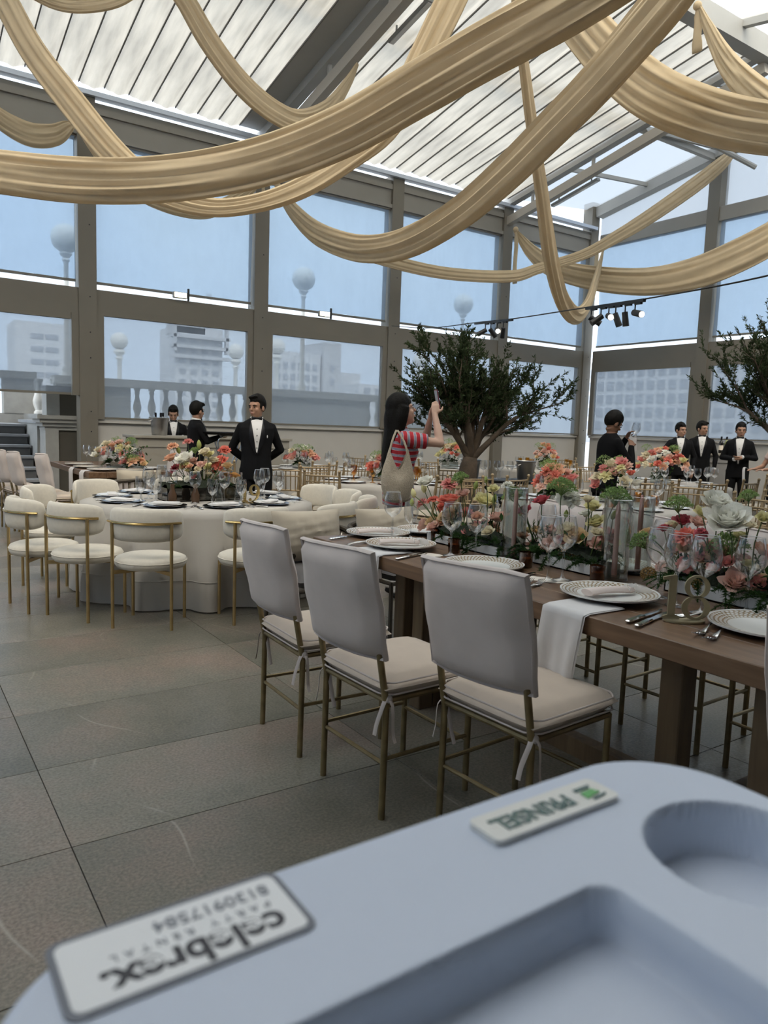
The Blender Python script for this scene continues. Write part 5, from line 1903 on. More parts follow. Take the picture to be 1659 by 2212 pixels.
FL2 = [(2.717, 2.792, 1.084, 'umb', 'umb', 0.060), (2.746, 2.874, 1.125, 'ran', 'white', 0.032), (2.765, 2.648, 1.075, 'rose', 'rose', 0.042), (2.746, 2.745, 1.011, 'rose', 'rose', 0.038), (2.771, 2.795, 0.983, 'bud', 'green', 0.017), (2.707, 2.456, 1.156, 'umb', 'umb', 0.065), (2.756, 2.457, 1.101, 'ran', 'white', 0.061), (2.713, 2.302, 1.114, 'rose', 'cream', 0.032), (2.772, 2.321, 1.076, 'rose', 'yellow', 0.039), (2.765, 2.296, 1.007, 'rose', 'yellow', 0.046), (2.672, 2.198, 0.972, 'rose', 'cream', 0.033), (2.676, 2.330, 0.941, 'rose', 'sand', 0.056), (2.686, 2.400, 0.962, 'rose', 'cream', 0.048), (2.776, 2.730, 0.907, 'rose', 'yellow', 0.031), (2.712, 2.705, 0.885, 'rose', 'peach', 0.031), (2.735, 2.195, 0.956, 'ran', 'pink', 0.047), (2.696, 2.474, 0.884, 'rose', 'blush', 0.049), (2.721, 2.413, 0.841, 'och', 'och', 0.049), (2.706, 2.138, 1.141, 'umb', 'umb', 0.064), (2.702, 2.139, 1.049, 'bud', 'green', 0.019), (2.730, 2.442, 1.017, 'bud', 'green', 0.018), (2.730, 2.245, 0.911, 'rose', 'blush', 0.039), (2.769, 2.555, 0.933, 'rose', 'blush', 0.042), (2.742, 2.665, 0.843, 'rose', 'blush', 0.033), (2.771, 2.359, 1.037, 'rose', 'white', 0.033), ]
FL3 = [(2.803, 1.891, 1.128, 'umb', 'umb', 0.055), (2.819, 1.874, 1.064, 'rose', 'rose', 0.039), (2.781, 1.940, 1.021, 'rose', 'rose', 0.030), (2.720, 1.791, 1.007, 'ran', 'coral', 0.051), (2.803, 1.841, 0.942, 'ran', 'pink', 0.039), (2.816, 1.925, 1.034, 'rose', 'cream', 0.034), (2.809, 1.791, 1.064, 'rose', 'blush', 0.035), (2.768, 1.749, 1.109, 'rose', 'yellow', 0.034), (2.786, 1.698, 1.167, 'rose', 'white', 0.067), (2.725, 1.613, 1.113, 'rose', 'white', 0.083), (2.800, 1.652, 0.990, 'umb', 'umb', 0.074), (2.769, 1.717, 0.937, 'rose', 'sand', 0.051), (2.734, 1.611, 0.930, 'rose', 'pink', 0.033), (2.708, 1.548, 0.870, 'rose', 'blush', 0.057), (2.802, 1.604, 1.034, 'rose', 'yellow', 0.031), (2.819, 1.599, 1.188, 'umb', 'umb', 0.036), (2.711, 1.468, 1.122, 'rose', 'yellow', 0.028), (2.796, 1.500, 0.998, 'rose', 'peach', 0.043), (2.749, 1.920, 0.857, 'ran', 'blush', 0.026), (2.718, 1.776, 0.892, 'ran', 'pink', 0.038), (2.735, 2.012, 0.955, 'umb', 'umb', 0.055), (2.792, 2.040, 0.989, 'rose', 'sand', 0.035), (2.805, 1.513, 0.869, 'rose', 'yellow', 0.032), (2.705, 1.712, 0.817, 'och', 'och', 0.022), (2.774, 1.992, 0.805, 'och', 'och', 0.035), (2.705, 1.711, 1.028, 'ran', 'rose', 0.026), (2.786, 1.567, 0.943, 'rose', 'blush', 0.036), (2.740, 1.535, 1.086, 'rose', 'cream', 0.025), (2.806, 1.668, 0.858, 'ran', 'blush', 0.030), (2.818, 1.916, 0.913, 'och', 'och', 0.028), ]
FL19 = [(2.040, 6.195, 1.192, 'ran', 'peach', 0.047), (2.189, 6.243, 1.229, 'ran', 'pink', 0.044), (2.000, 6.154, 1.105, 'rose', 'peach', 0.058), (2.080, 6.032, 1.111, 'rose', 'white', 0.081), (2.061, 6.184, 1.006, 'ran', 'rose', 0.051), (2.077, 6.011, 1.043, 'rose', 'peach', 0.042), (2.232, 5.971, 1.165, 'rose', 'cream', 0.050), (2.282, 5.995, 1.142, 'rose', 'yellow', 0.047), (2.334, 6.013, 1.094, 'rose', 'cream', 0.051), (2.209, 5.960, 1.058, 'rose', 'blush', 0.046), (2.362, 5.839, 1.180, 'ran', 'coral', 0.050), (2.403, 6.041, 1.093, 'rose', 'coral', 0.063), (2.399, 5.876, 1.052, 'rose', 'sand', 0.047), (2.327, 6.110, 1.030, 'rose', 'yellow', 0.048), (2.450, 6.001, 0.977, 'rose', 'orange', 0.044), (2.463, 5.840, 0.976, 'rose', 'orange', 0.043), (2.224, 6.059, 1.208, 'bud', 'green', 0.031), (2.177, 6.092, 1.082, 'rose', 'blush', 0.043), (2.092, 6.195, 1.154, 'bud', 'green', 0.027), (2.360, 5.983, 1.037, 'ran', 'coral', 0.047), (2.199, 6.099, 1.160, 'umb', 'umb', 0.043), ]

arrangement('flower_trough', 'white trough of coral, cream and sand flowers at the head of the walnut table', (2.68, 3.06, ZT), filler(FL1, 14, (2.68, 3.06, .84), (.09, .28, .1), ['blush', 'peach', 'sand', 'cream', 'pink'], 51), (.17, .60, .05), 1, ferns=22)
arrangement('flower_trough', 'white trough of sand rose, yellow lisianthus and umbels between the candle cylinders', (2.74, 2.42, ZT), filler(FL2, 14, (2.74, 2.42, .84), (.09, .22, .1), ['blush', 'blush', 'cream', 'pink', 'sand'], 52), (.17, .48, .05), 2, ferns=22)
arrangement('flower_trough', 'white trough with two big white roses and coral carnation behind the number 18', (2.79, 1.55, ZT), filler(FL3, 16, (2.79, 1.55, .85), (.09, .28, .14), ['blush', 'pink', 'cream', 'yellow', 'sand'], 53), (.17, .62, .055), 3, ferns=30, fl=.26)
SMOKE = thin_glass('smoked_mirror', (0.34, 0.33, 0.30), 0.4, 0.6)
arrangement('flower_box', 'peach, white and coral flowers in a smoked mirror box on table 19', (2.20, 5.98, ZR), filler(FL19, 20, (2.20, 5.98, .93), (.27, .1, .14), ['peach', 'white', 'coral', 'cream', 'blush', 'yellow'], 54), (.62, .26, .11), 4, boxmat=pm('smoked_mirror_box', (0.10, 0.095, 0.085), 0.08, 0.9), ferns=10, fl=.12)
for k, (dx, dy) in enumerate(((-.30, -.22), (-.12, -.24), (.08, -.23), (.26, -.2), (.40, .02))):
    t = thing('bud_vase', ['brown bud vase at the aisle end of the mirror box on table 19', 'second brown bud vase before the mirror box on table 19', 'clear bud vase in the middle before the mirror box on table 19', 'clear bud vase beside the number 19', 'clear bud vase at the window end of the mirror box'][k], 'vase', (2.20 + dx, 5.98 + dy, ZR))
    MB().lathe([(0, 0), (.028, 0), (.034, .02), (.034, .07), (.020, .10), (.016, .13), (.019, .15)], 16).build('body', BROWNV if k < 2 else VASEG, t)
    MB().lathe([(.0185, .149), (.0215, .151), (.0185, .153)], 16).build('lip', BROWNV if k < 2 else VASEG, t)


def bouquet(label, c, r, h, n, palette, seed, vase=.12, z0=ZR, boxm=None):
    """loose dome of flowers in a low bowl, seen from afar"""
    q = random.Random(seed)
    r, h, n = r * .82, h * .88, int(n * 1.15)
    fl = []
    for i in range(n):
        a = i * 2.4 + q.uniform(-.4, .4)
        t = math.sqrt((i + .5) / n)
        x, y = c[0] + r * t * math.cos(a), c[1] + r * .8 * t * math.sin(a)
        z = z0 + vase + h * (1 - .75 * t * t) * q.uniform(.75, 1.1)
        kd = q.choice(('rose', 'rose', 'ran'))
        fl.append((x, y, z, kd, q.choice(palette), q.uniform(.045, .075)))
    for k in range(3):
        a = q.uniform(0, 6.28)
        fl.append((c[0] + r * .6 * math.cos(a), c[1] + r * .5 * math.sin(a), z0 + vase + h * 1.0, 'umb', 'umb', .075))
    arrangement('flower_bowl', label, (c[0], c[1], z0), fl, (.2, .2, vase * .75), seed, boxmat=boxm or VASEG, ferns=8, lo=True, fl=.13)


W1 = ['coral', 'pink', 'blush', 'cream', 'yellow', 'peach', 'white']
W2 = ['cream', 'white', 'yellow', 'coral', 'peach', 'white', 'pink', 'blush']
bouquet('far bowl of white and coral flowers on the far walnut table', (2.55, 10.0), .42, .30, 26, W2, 11, .1, ZT)
bouquet('peach and pink flowers low at the near end of the far walnut table', (2.68, 9.62), .2, .10, 10, ['peach', 'peach', 'sand', 'pink'], 12, .07, ZT)
bouquet('coral and yellow bowl on the far table behind the standing waiter', (5.25, 9.95), .32, .26, 20, W1, 13, .1)
bouquet('coral and cream bowl among the amber goblets', (5.20, 7.62), .32, .26, 24, W1, 14, .1)
bouquet('yellow and coral bowl behind the olive trunk', (8.05, 9.85), .3, .36, 20, ['yellow', 'sand', 'coral', 'peach', 'cream'], 15, .16)
bouquet('coral and umbel bowl behind the first candle cylinder', (5.35, 4.95), .28, .30, 16, ['coral', 'peach', 'blush', 'pink'], 16, .1)
bouquet('blush and pink bowl in front of the wiping man', (5.95, 4.72), .30, .34, 20, ['cream', 'blush', 'pink', 'coral', 'yellow', 'white'], 17, .12)
bouquet('coral, peach and white bowl on the wine-glass table', (9.25, 6.55), .52, .42, 34, W2 + ['coral', 'peach'], 18, .14)
bouquet('coral and peach bowl on the window-corner table', (10.25, 9.75), .32, .34, 18, ['coral', 'peach', 'sand', 'blush'], 19, .14)


# ================================================================ olive trees
def olive(label, loc, seed, H0, spread, crown_top, nl, lean=(0, 0), view=(0.83, -0.56)):
    q = random.Random(seed)
    t = thing('olive_tree', label, 'tree', loc)
    tr = MB()
    fork = Vector((lean[0], lean[1], H0))
    trunk = smooth_path([(0, 0, 0), (.03, 0, H0 * .3), (-.03, .02, H0 * .65), fork], 10)
    tr.tube(trunk, [.145 - .005 * i + .016 * math.sin(i * 1.9) for i in range(10)], 10)
    br = MB()
    twigs = []

    def grow(p, d, L, r, lev):
        n = 5
        pts = [p]
        dd = d.normalized()
        for i in range(n):
            dd = (dd + Vector((q.uniform(-.22, .22), q.uniform(-.22, .22), q.uniform(-.12, .16)))).normalized()
            pts.append(pts[-1] + dd * L / n)
        (tr if lev == 0 else br).tube(pts, [r * (1 - .55 * i / n) for i in range(n + 1)], 8 if lev == 0 else 5 if lev < 3 else 3, cap=False)
        if lev >= 1:
            twigs.append(pts)
        if lev >= 2:
            twigs.append(pts)
        if lev < 3:
            for i in range(6 if lev == 0 else 6 if lev == 1 else 3):
                k = q.randint(1, n) if lev else q.randint(2, n)
                s = (dd + Vector((q.uniform(-1, 1), q.uniform(-1, 1), q.uniform(-.3, .7))) * (.6 if lev < 2 else .8)).normalized()
                grow(pts[k], s, L * q.uniform(.5, .72), r * .34, lev + 1)
    v = Vector((view[0], view[1], 0))
    pv = Vector((-v.y, v.x, 0))
    nb = 8
    for i in range(nb):
        u = -1 + 2 * i / (nb - 1)
        d = v * (u * spread * .95) + pv * q.uniform(-.4, .4) + Vector((0, 0, .95 - .38 * abs(u)))
        grow(fork + Vector((0, 0, -.05 * (i % 3))), d, (crown_top - H0) * q.uniform(.46, .6), .054 - .010 * abs(u), 0)
    tr.build('trunk', BARK, t, 'all')
    br.build('branches', BARK, t, 'all')
    lf = MB()
    per = max(3, nl // max(1, len(twigs)))
    vs, fs = [], []
    for pts in twigs:
        for k in range(per):
            tt = q.uniform(.1, 1) * (len(pts) - 1)
            i = min(int(tt), len(pts) - 2)
            p = pts[i].lerp(pts[i + 1], tt - i)
            d = (pts[i + 1] - pts[i]).normalized()
            o = Vector((q.uniform(-1, 1), q.uniform(-1, 1), q.uniform(-1, 1)))
            dr = (d * .9 + o * .8).normalized()
            s = dr.cross(Vector((q.uniform(-1, 1), q.uniform(-1, 1), q.uniform(-1, 1))))
            s = s.normalized() if s.length > 1e-3 else Vector((1, 0, 0))
            L = q.uniform(.035, .062)
            b = len(vs)
            vs += [p, p + dr * L * .5 + s * L * .13, p + dr * L, p + dr * L * .5 - s * L * .13]
            fs.append((b, b + 1, b + 2, b + 3))
    lf.add(vs, fs)
    tag(lf.build('foliage', LEAF, t, False), kind='stuff')
    return t


olive('olive tree with a thick forked trunk in the middle of the hall', (5.98, 6.93, 0), 21, 1.08, .50, 2.62, 42000)
olive('olive tree at the picture edge in front of the third waiter', (8.98, 4.42, 0), 22, 1.25, .5, 2.95, 42000)

# ================================================================ people
from mathutils.bvhtree import BVHTree
BODIES = []


def rotm(yaw=0, pit=0, rol=0):
    return Matrix.Rotation(yaw, 3, 'Z') @ Matrix.Rotation(pit, 3, 'X') @ Matrix.Rotation(rol, 3, 'Y')


def hand(mb, wrist, d, palm_n, mi, curl=.5, side=1, s=1.0):
    """palm, four unequal fingers and a thumb; d = pointing direction, palm_n = palm normal"""
    w = Vector(wrist)
    d = Vector(d).normalized()
    n = Vector(palm_n)
    n = (n - d * n.dot(d)).normalized()
    x = d.cross(n).normalized() * side
    mb.tube([w, w + d * .03 * s, w + d * .085 * s], [(.022 * s, .017 * s), (.036 * s, .016 * s), (.038 * s, .014 * s)], 10, mi=mi, upv=tuple(n))
    for k, (o, L) in enumerate(((-.028, .066), (-.0095, .076), (.0095, .072), (.028, .056))):
        p = w + d * .08 * s + x * (o * s)
        pts = [p]
        dd = d.copy()
        for j in range(3):
            ang = curl * (.55 + .25 * j)
            dd = (dd * math.cos(ang) + n * math.sin(ang)).normalized()
            pts.append(pts[-1] + dd * L * s * (.42, .32, .26)[j])
        mb.tube(pts, [.0088 * s, .0085 * s, .0078 * s, .0062 * s], 8, mi=mi)
    p = w + d * .028 * s - x * (.028 * s)
    q = p + (d * .6 - x * .75 + n * .25).normalized() * .036 * s
    mb.tube([p, q, q + (d * .85 - x * .1 + n * .5 * curl).normalized() * .034 * s], [.0125 * s, .0105 * s, .0080 * s], 8, mi=mi)


RM = [(0.78, .178, .120, 0.0), (0.90, .180, .125, 0.0), (1.04, .166, .116, .005), (1.16, .172, .118, .008), (1.28, .194, .130, .008), (1.36, .205, .118, 0.0), (1.41, .172, .098, -.01), (1.45, .110, .080, -.014), (1.475, .068, .066, -.016)]
RW = [(0.80, .185, .128, -.01), (0.90, .188, .130, -.012), (1.02, .148, .104, 0.0), (1.14, .150, .104, .004), (1.26, .168, .128, .014), (1.35, .175, .108, 0.0), (1.41, .140, .085, -.01), (1.45, .07, .062, -.015)]


class Person:
    def __init__(s, label, loc, face, H=1.72, rings=RM, mats=None, head=(0, 0, 0), bend=0.0, legs=True, voxel=.0085, male=True):
        s.t = thing('person', label, 'person', loc, R(face - 90))
        k = H / 1.72
        s.t.scale = (k, k, k)
        s.mb = MB()
        s.mats = mats or [TUX, SKIN, TUX, BLACK]
        s.rings = rings
        s.voxel = voxel
        s.bend = bend
        n = 20
        vs, fs = [], []
        for (z, rx, ry, cy) in rings:
            b = s.off(z)
            for (x, y) in ell(rx, ry, .88, n):
                vs.append((x, y + cy + b, z))
        for i in range(len(rings) - 1):
            for j in range(n):
                q = (j + 1) % n
                fs.append((i * n + j, i * n + q, i * n + n + q, i * n + n + j))
        fs.append(tuple(range(n - 1, -1, -1)))
        fs.append(tuple(range((len(rings) - 1) * n, len(rings) * n)))
        s.mb.add(vs, fs, 0)
        if legs:
            for sx in (-1, 1):
                s.mb.tube([(sx * .088, 0, .90), (sx * .095, .01, .72), (sx * .10, .015, .48), (sx * .10, -.01, .30), (sx * .102, -.02, .07)], [(.098, .10), (.088, .092), (.066, .068), (.062, .066), (.058, .06)], 12, mi=2)
                s.mb.ball((sx * .105, .045, .042), (.047, .125, .042), 12, 8, mi=3)
        # head
        yaw, pit, rol = head
        s.hm = rotm(yaw, pit, rol)
        s.hc = Vector((0, -.005 + s.off(1.6), 1.590))
        P = s.hp
        s.mb.tube([(0, -.02 + s.off(1.42), 1.42), (0, -.012 + s.off(1.5), 1.50), P((0, -.02, -.05))], [.060, .054, .056], 12, mi=1)
        s.hb((0, -.014, .028), (.073, .094, .098))
        s.hb((0, .022, -.032), (.060, .064, .082))
        s.hb((0, .052, -.088), (.030, .028, .024))
        s.hb((0, .066, .030), (.050, .022, .016))
        for sx in (-1, 1):
            s.hb((sx * .074, -.008, -.012), (.010, .022, .030))
            s.hb((sx * .034, .058, -.022), (.024, .022, .022))
        s.mb.tube([P((0, .082, .020)), P((0, .100, -.008)), P((0, .106, -.026))], [.008, .011, .014], 8, mi=1)
        s.hb((0, .084, -.056), (.022, .010, .009))
        s.male = male
        s.eyes()

    def off(s, z):
        return s.bend * max(0, z - .9)

    def hp(s, p):
        return s.hc + s.hm @ (Vector(p) * 1.09)

    def hb(s, c, r, mi=1):
        s.mb.ball(s.hp(c), tuple(v * 1.09 for v in r), 14, 10, mi=mi, rot=s.hm)

    def eyes(s):
        m = MB()
        for sx in (-1, 1):
            m.ball(s.hp((sx * .030, .082, .006)), (.012, .005, .0055), 8, 6, rot=s.hm)
        m.build('eyes', EYE, s.t)
        m = MB()
        for sx in (-1, 1):
            m.tube([s.hp((sx * .014, .092, .024)), s.hp((sx * .034, .089, .029)), s.hp((sx * .052, .072, .022))], [.0035, .0042, .002], 6)
        m.build('eyebrows', HAIR, s.t)
        m = MB()
        m.ball(s.hp((0, .0925, -.056)), (.020, .004, .0065), 10, 6, rot=s.hm)
        m.build('lips', LIPS, s.t)

    def arm(s, sx, el, wr, hd, pn, curl=.45, mi=0, cuff=True, sleeve=1.0, sh=None):
        """shoulder to elbow el to wrist wr; hd hand direction, pn palm normal"""
        b = s.off(1.38)
        sh = Vector(sh) if sh else Vector((sx * s.rings[5][1] * .80, -.008 + b, 1.362))
        el, wr = Vector(el), Vector(wr)
        thick = 1.0 if mi == 0 and sleeve == 1.0 else .82
        a = [(sh, .060 * thick), (sh.lerp(el, .45), .053 * thick), (el, .046 * thick)]
        c = [(el, .048 * thick), (el.lerp(wr, .4), .045 * thick), (wr, .033 * thick)]
        if sleeve == 1.0:
            s.mb.ball(sh, .060, 12, 8, mi=mi)
            s.mb.tube([p for p, _ in a], [r for _, r in a], 12, mi=mi)
            s.mb.ball(el, .049, 12, 8, mi=mi)
            s.mb.tube([p for p, _ in c], [r for _, r in c], 12, mi=mi)
        else:                                             # short sleeve, bare forearm
            s.mb.ball(sh, .066, 12, 8, mi=mi)
            s.mb.tube([sh, sh.lerp(el, .35), sh.lerp(el, sleeve)], [.066, .066, .064], 12, mi=mi)
            s.mb.tube([sh.lerp(el, sleeve * .7), el], [.043, .036], 12, mi=1)
            s.mb.ball(el, .037, 12, 8, mi=1)
            s.mb.tube([el, el.lerp(wr, .35), wr], [.036, .036, .023], 12, mi=1)
        d = (wr - el).normalized()
        hand(s.mb, wr - d * .01, hd, pn, 1, curl, sx)
        if cuff:
            MB().tube([wr - d * .018, wr + d * .012], [.035, .034], 12).build('cuff', SHIRT, s.t)

    def front(s, x, z, o):
        """a point on the chest, o proud of it"""
        R_ = s.rings
        for (a, b) in zip(R_[:-1], R_[1:]):
            if a[0] <= z <= b[0]:
                k = (z - a[0]) / (b[0] - a[0])
                rx, ry, cy = [a[i] + (b[i] - a[i]) * k for i in (1, 2, 3)]
                break
        else:
            rx, ry, cy = R_[-1][1:]
        q = max(0, 1 - (abs(x) / rx) ** 2)
        return (x, cy + s.off(z) + ry * q ** .5 + o, z)

    def tux(s, low=1.10):
        def sh(u, v):
            z = low + (1.462 - low) * v
            return s.front((2 * u - 1) * (.006 + .062 * v), z, .006)
        sf = MB().grid(sh, 8, 12).build('shirt_front', SHIRT, s.t, 'all')
        m = MB()
        for k in range(4):
            m.ball(s.front(0, low + .05 + .07 * k, .009), .006, 8, 5)
        m.build('button', BLACK, sf)
        for sx in (-1, 1):
            def lp(u, v):
                z = low - .02 + (1.45 - low + .02) * v
                x = .004 + .062 * v + (.012 + .040 * math.sin(PI * min(1, v * 1.1)) ** .8) * u
                return s.front(sx * x, z, .011 + .004 * math.sin(PI * u))
            MB().grid(lp, 4, 10).build('lapel', TUX2, s.t, 'all')
        y = s.front(0, 1.45, 0)
        nk = Vector((0, s.off(1.46) + .056, 1.470))
        m = MB()
        for sx in (-1, 1):
            m.tube([nk + Vector((sx * .006, .008, 0)), nk + Vector((sx * .03, .006, 0)), nk + Vector((sx * .055, -.002, 0))], [(.008, .009), (.010, .019), (.008, .025)], 8, upv=(0, 0, 1))
        m.ball(nk + Vector((0, .012, 0)), (.010, .010, .012), 8, 6)
        m.build('bow_tie', TUX2, s.t)
        pts = [(.066 * math.cos(a), -.012 + s.off(1.48) + .066 * math.sin(a), 1.468 + .012 * math.sin(-a)) for a in [2 * PI * i / 20 for i in range(21)]]
        MB().tube(pts, (.008, .020), 8, upv=(0, 0, 1)).build('collar', SHIRT, s.t)

    def hair(s, mat=HAIR, low=.004, fringe=.078, vol=1.0, long=None, back=-.062):
        """cap of hair: pulled inside the head below the hairline"""
        m = MB()
        n, k = 26, 18
        vs, fs = [], []
        for i in range(k + 1):
            t = PI * i / k
            for j in range(n):
                a = 2 * PI * j / n
                x, y, z = math.sin(t) * math.cos(a), math.sin(t) * math.sin(a), math.cos(t)
                p = Vector((x * .082 * vol, y * .103 * vol - .018, z * (.112 if z > 0 else .105) * vol + .034))
                frontness = max(0, y)
                line = low + (fringe - low) * min(1, frontness * 1.9) + .006 * math.sin(a * 9)
                if y < 0:
                    line = low + (min(low, back) - low) * min(1, -y * 1.8)
                if p.z < line:
                    f = min(1, (line - p.z) / .03)
                    p = p * (1 - .22 * f)
                else:
                    p = p * (1 + .018 * math.sin(11 * a + 5 * t))
                vs.append(s.hp(p))
        for i in range(k):
            for j in range(n):
                q = (j + 1) % n
                fs.append((i * n + j, i * n + n + j, i * n + n + q, i * n + q))
        fs.append(tuple(range(n)))
        fs.append(tuple(range(k * n + n - 1, k * n - 1, -1)))
        m.add(vs, fs)
        if s.male:
            q = random.Random(len(BODIES))
            for j in range(11):
                x = q.uniform(-.055, .055)
                m.ball(s.hp((x, q.uniform(-.03, .062), .114 - 6 * x * x + q.uniform(-.008, .010))), (q.uniform(.018, .03), q.uniform(.022, .04), q.uniform(.012, .02)), 10, 6, rot=s.hm)
            for sx in (-1, 1):
                m.ball(s.hp((sx * .071, .022, .012)), (.008, .02, .036), 8, 6, rot=s.hm)
        if long:
            for pts, rr in long:
                m.tube(smooth_path(pts, 14), rr, 14, upv=(0, 1, 0))
        o = m.build('hair', mat, s.t, 'all')
        r = o.modifiers.new('r', 'REMESH')
        r.mode = 'VOXEL'
        r.voxel_size = s.voxel
        sm = o.modifiers.new('s', 'SMOOTH')
        sm.factor = .5
        sm.iterations = 5
        m.m = [0] * len(m.f)
        BODIES.append((o, m, [mat]))

    def finish(s):
        o = link('body', None and s.mb, s.t) if False else s.mb.build('body', s.mats, s.t, 'all')
        r = o.modifiers.new('r', 'REMESH')
        r.mode = 'VOXEL'
        r.voxel_size = s.voxel
        r.use_smooth_shade = True
        sm = o.modifiers.new('s', 'SMOOTH')
        sm.factor = .5
        sm.iterations = 4
        BODIES.append((o, s.mb, s.mats))
        return s


def bake_bodies():
    dg = bpy.context.evaluated_depsgraph_get()
    dg.update()
    for o, mb, mats in BODIES:
        me = bpy.data.meshes.new_from_object(o.evaluated_get(dg))
        bv = BVHTree.FromPolygons([Vector(v) for v in mb.v], mb.f)
        me.materials.clear()
        for m in mats:
            me.materials.append(m)
        idx = []
        for p in me.polygons:
            hit = bv.find_nearest(p.center)
            idx.append(mb.m[hit[2]] if hit[2] is not None else 0)
        me.polygons.foreach_set('material_index', idx)
        me.polygons.foreach_set('use_smooth', [True] * len(me.polygons))
        me.name = o.name.split('.')[0]
        o.modifiers.clear()
        o.data = me


# standing waiter, hands behind his back, looking to his right
p = Person('waiter in black tuxedo standing with hands behind his back beyond table 19', (3.50, 7.72, 0), -112, 1.705, head=(R(-38), R(-4), 0))
for sx in (-1, 1):
    p.arm(sx, (sx * .275, -.075, 1.12), (sx * .075, -.165, .955), (-sx * .8, .1, -.3), (0, -1, 0), .3)
p.tux(1.09)
p.hair()
m = MB().ball(p.front(-.115, 1.27, .008), (.006, .004, .018), 8, 6)
m.build('lapel_pin', SHIRT, p.t)
p.finish()

# waiter at the folding tray stand, turned away
p = Person('waiter turned away reaching under the oval black tray by the bar', (3.66, 10.15, 0), -6, 1.665, head=(R(28), R(-3), 0), bend=.06)
p.arm(1, (.225, .13, 1.17), (.14, .33, 1.235), (-.15, 1, .02), (0, 0, 1), .15)
p.arm(-1, (-.235, .05, 1.12), (-.13, .26, 1.16), (.1, 1, .1), (0, 0, 1), .2)
p.tux()
p.hair(low=-.01)
p.finish()

# bartender behind the bar, head lowered
p = Person('bartender looking down behind the putty-coloured bar', (3.96, 11.98, 0), -104, 1.63, head=(R(-5), R(-26), 0), bend=.05)
for sx in (-1, 1):
    p.arm(sx, (sx * .26, .04, 1.10), (sx * .14, .25, 1.205), (-sx * .3, 1, -.1), (0, 0, -1), .4)
p.tux()
p.hair()
p.finish()

# woman photographing the tree
ST = stripe_mat('striped_jersey', (0.10, 0.0, 1.0))
STS = stripe_mat('striped_sleeve', (0.1, 0.98, 0.05))
p = Person('woman in red striped shirt raising a phone towards the olive tree', (3.52, 4.94, 0), -20, 1.665, RW, [ST, SKIN_L, JEAN, BLACK, STS], head=(R(4), R(16), 0), male=False, voxel=.0075)
p.arm(1, (.20, .275, 1.335), (.085, .255, 1.575), (-.3, .1, 1), (-.9, .45, 0), .55, mi=4, cuff=False, sleeve=.62)
p.arm(-1, (-.16, .255, 1.33), (-.01, .25, 1.55), (.35, .1, 1), (.8, .5, 0), .7, mi=4, cuff=False, sleeve=.62)
hc = p.hc
p.hair(low=-.16, fringe=.06, vol=1.05, long=[
    (([(0, -.065, 1.64), (.0, -.095, 1.53), (.005, -.105, 1.42), (.0, -.125, 1.28), (-.005, -.135, 1.14), (-.005, -.13, 1.03)]), [(.085, .062), (.092, .066), (.094, .066), (.094, .062), (.092, .056), (.09, .05), (.088, .046), (.085, .043), (.08, .04), (.072, .037), (.062, .033), (.048, .028), (.03, .02), (.01, .008)]),
    (([(.075, -.015, 1.63), (.088, -.03, 1.55), (.085, -.05, 1.46), (.08, -.09, 1.34)]), [(.03, .055)] * 10 + [(.03, .045)] * 4), (([(-.075, -.015, 1.63), (-.088, -.03, 1.55), (-.085, -.05, 1.46), (-.08, -.09, 1.34)]), [(.03, .055)] * 10 + [(.03, .045)] * 4)])
p.finish()
t = thing('smartphone', 'dark red phone held up in both hands by the woman', 'phone', (0, 0, 0))
woman = p.t
MW = Matrix.Translation(Vector((3.52, 4.94, 0))) @ Matrix.Rotation(R(-20 - 90), 4, 'Z') @ Matrix.Scale(1.665 / 1.72, 4)
t.matrix_world = MW @ Matrix.Translation((.045, .285, 1.70)) @ Matrix.Rotation(R(12), 4, 'X')
MB().box((0, 0, 0), (.078, .010, .16), bev=.004).build('case', pm('red_phone_case', (.16, .02, .03), .4), t)
MB().box((0, -.0055, 0), (.070, .001, .148)).build('screen', pm('phone_screen', (.45, .48, .52), .15), t, False)

t = thing('shoulder_bag', 'large beige crochet bag hanging from the woman shoulder', 'bag', (0, 0, 0))
t.matrix_world = MW @ Matrix.Translation((.225, -.085, .885))


def bagf(u, v):
    a = 2 * PI * u
    z = .42 * v
    w = .150 * (1 - .42 * v ** 2.2) * (math.sin(PI * (.16 + .5 * min(1, v * 1.3))) ** .6)
    d = .075 * (1 - .5 * v) * (math.sin(PI * (.12 + .55 * min(1, v * 1.5))) ** .6)
    x = d * math.sin(a)
    y = w * math.cos(a)
    dip = .17 * max(0, v - .35) / .65 * (1 - abs(math.cos(a)) ** 1.5)
    fold = 1 + .05 * math.sin(5 * a + 3 * v)
    return (x * fold, y, z - dip - .02)


m = MB().grid(bagf, 40, 22, wrap=True)
m.ball((0, 0, .0), (.035, .125, .045), 16, 8)
m.build('pouch', BAG, t, 'all')
for sy in (-1, 1):
    MB().tube(smooth_path([(0, sy * .080, .34), (-.012, sy * .062, .42), (-.04, sy * .035, .49), (-.075, sy * .004, .545)], 10), (.009, .006), 8).build('strap', BAG, t)

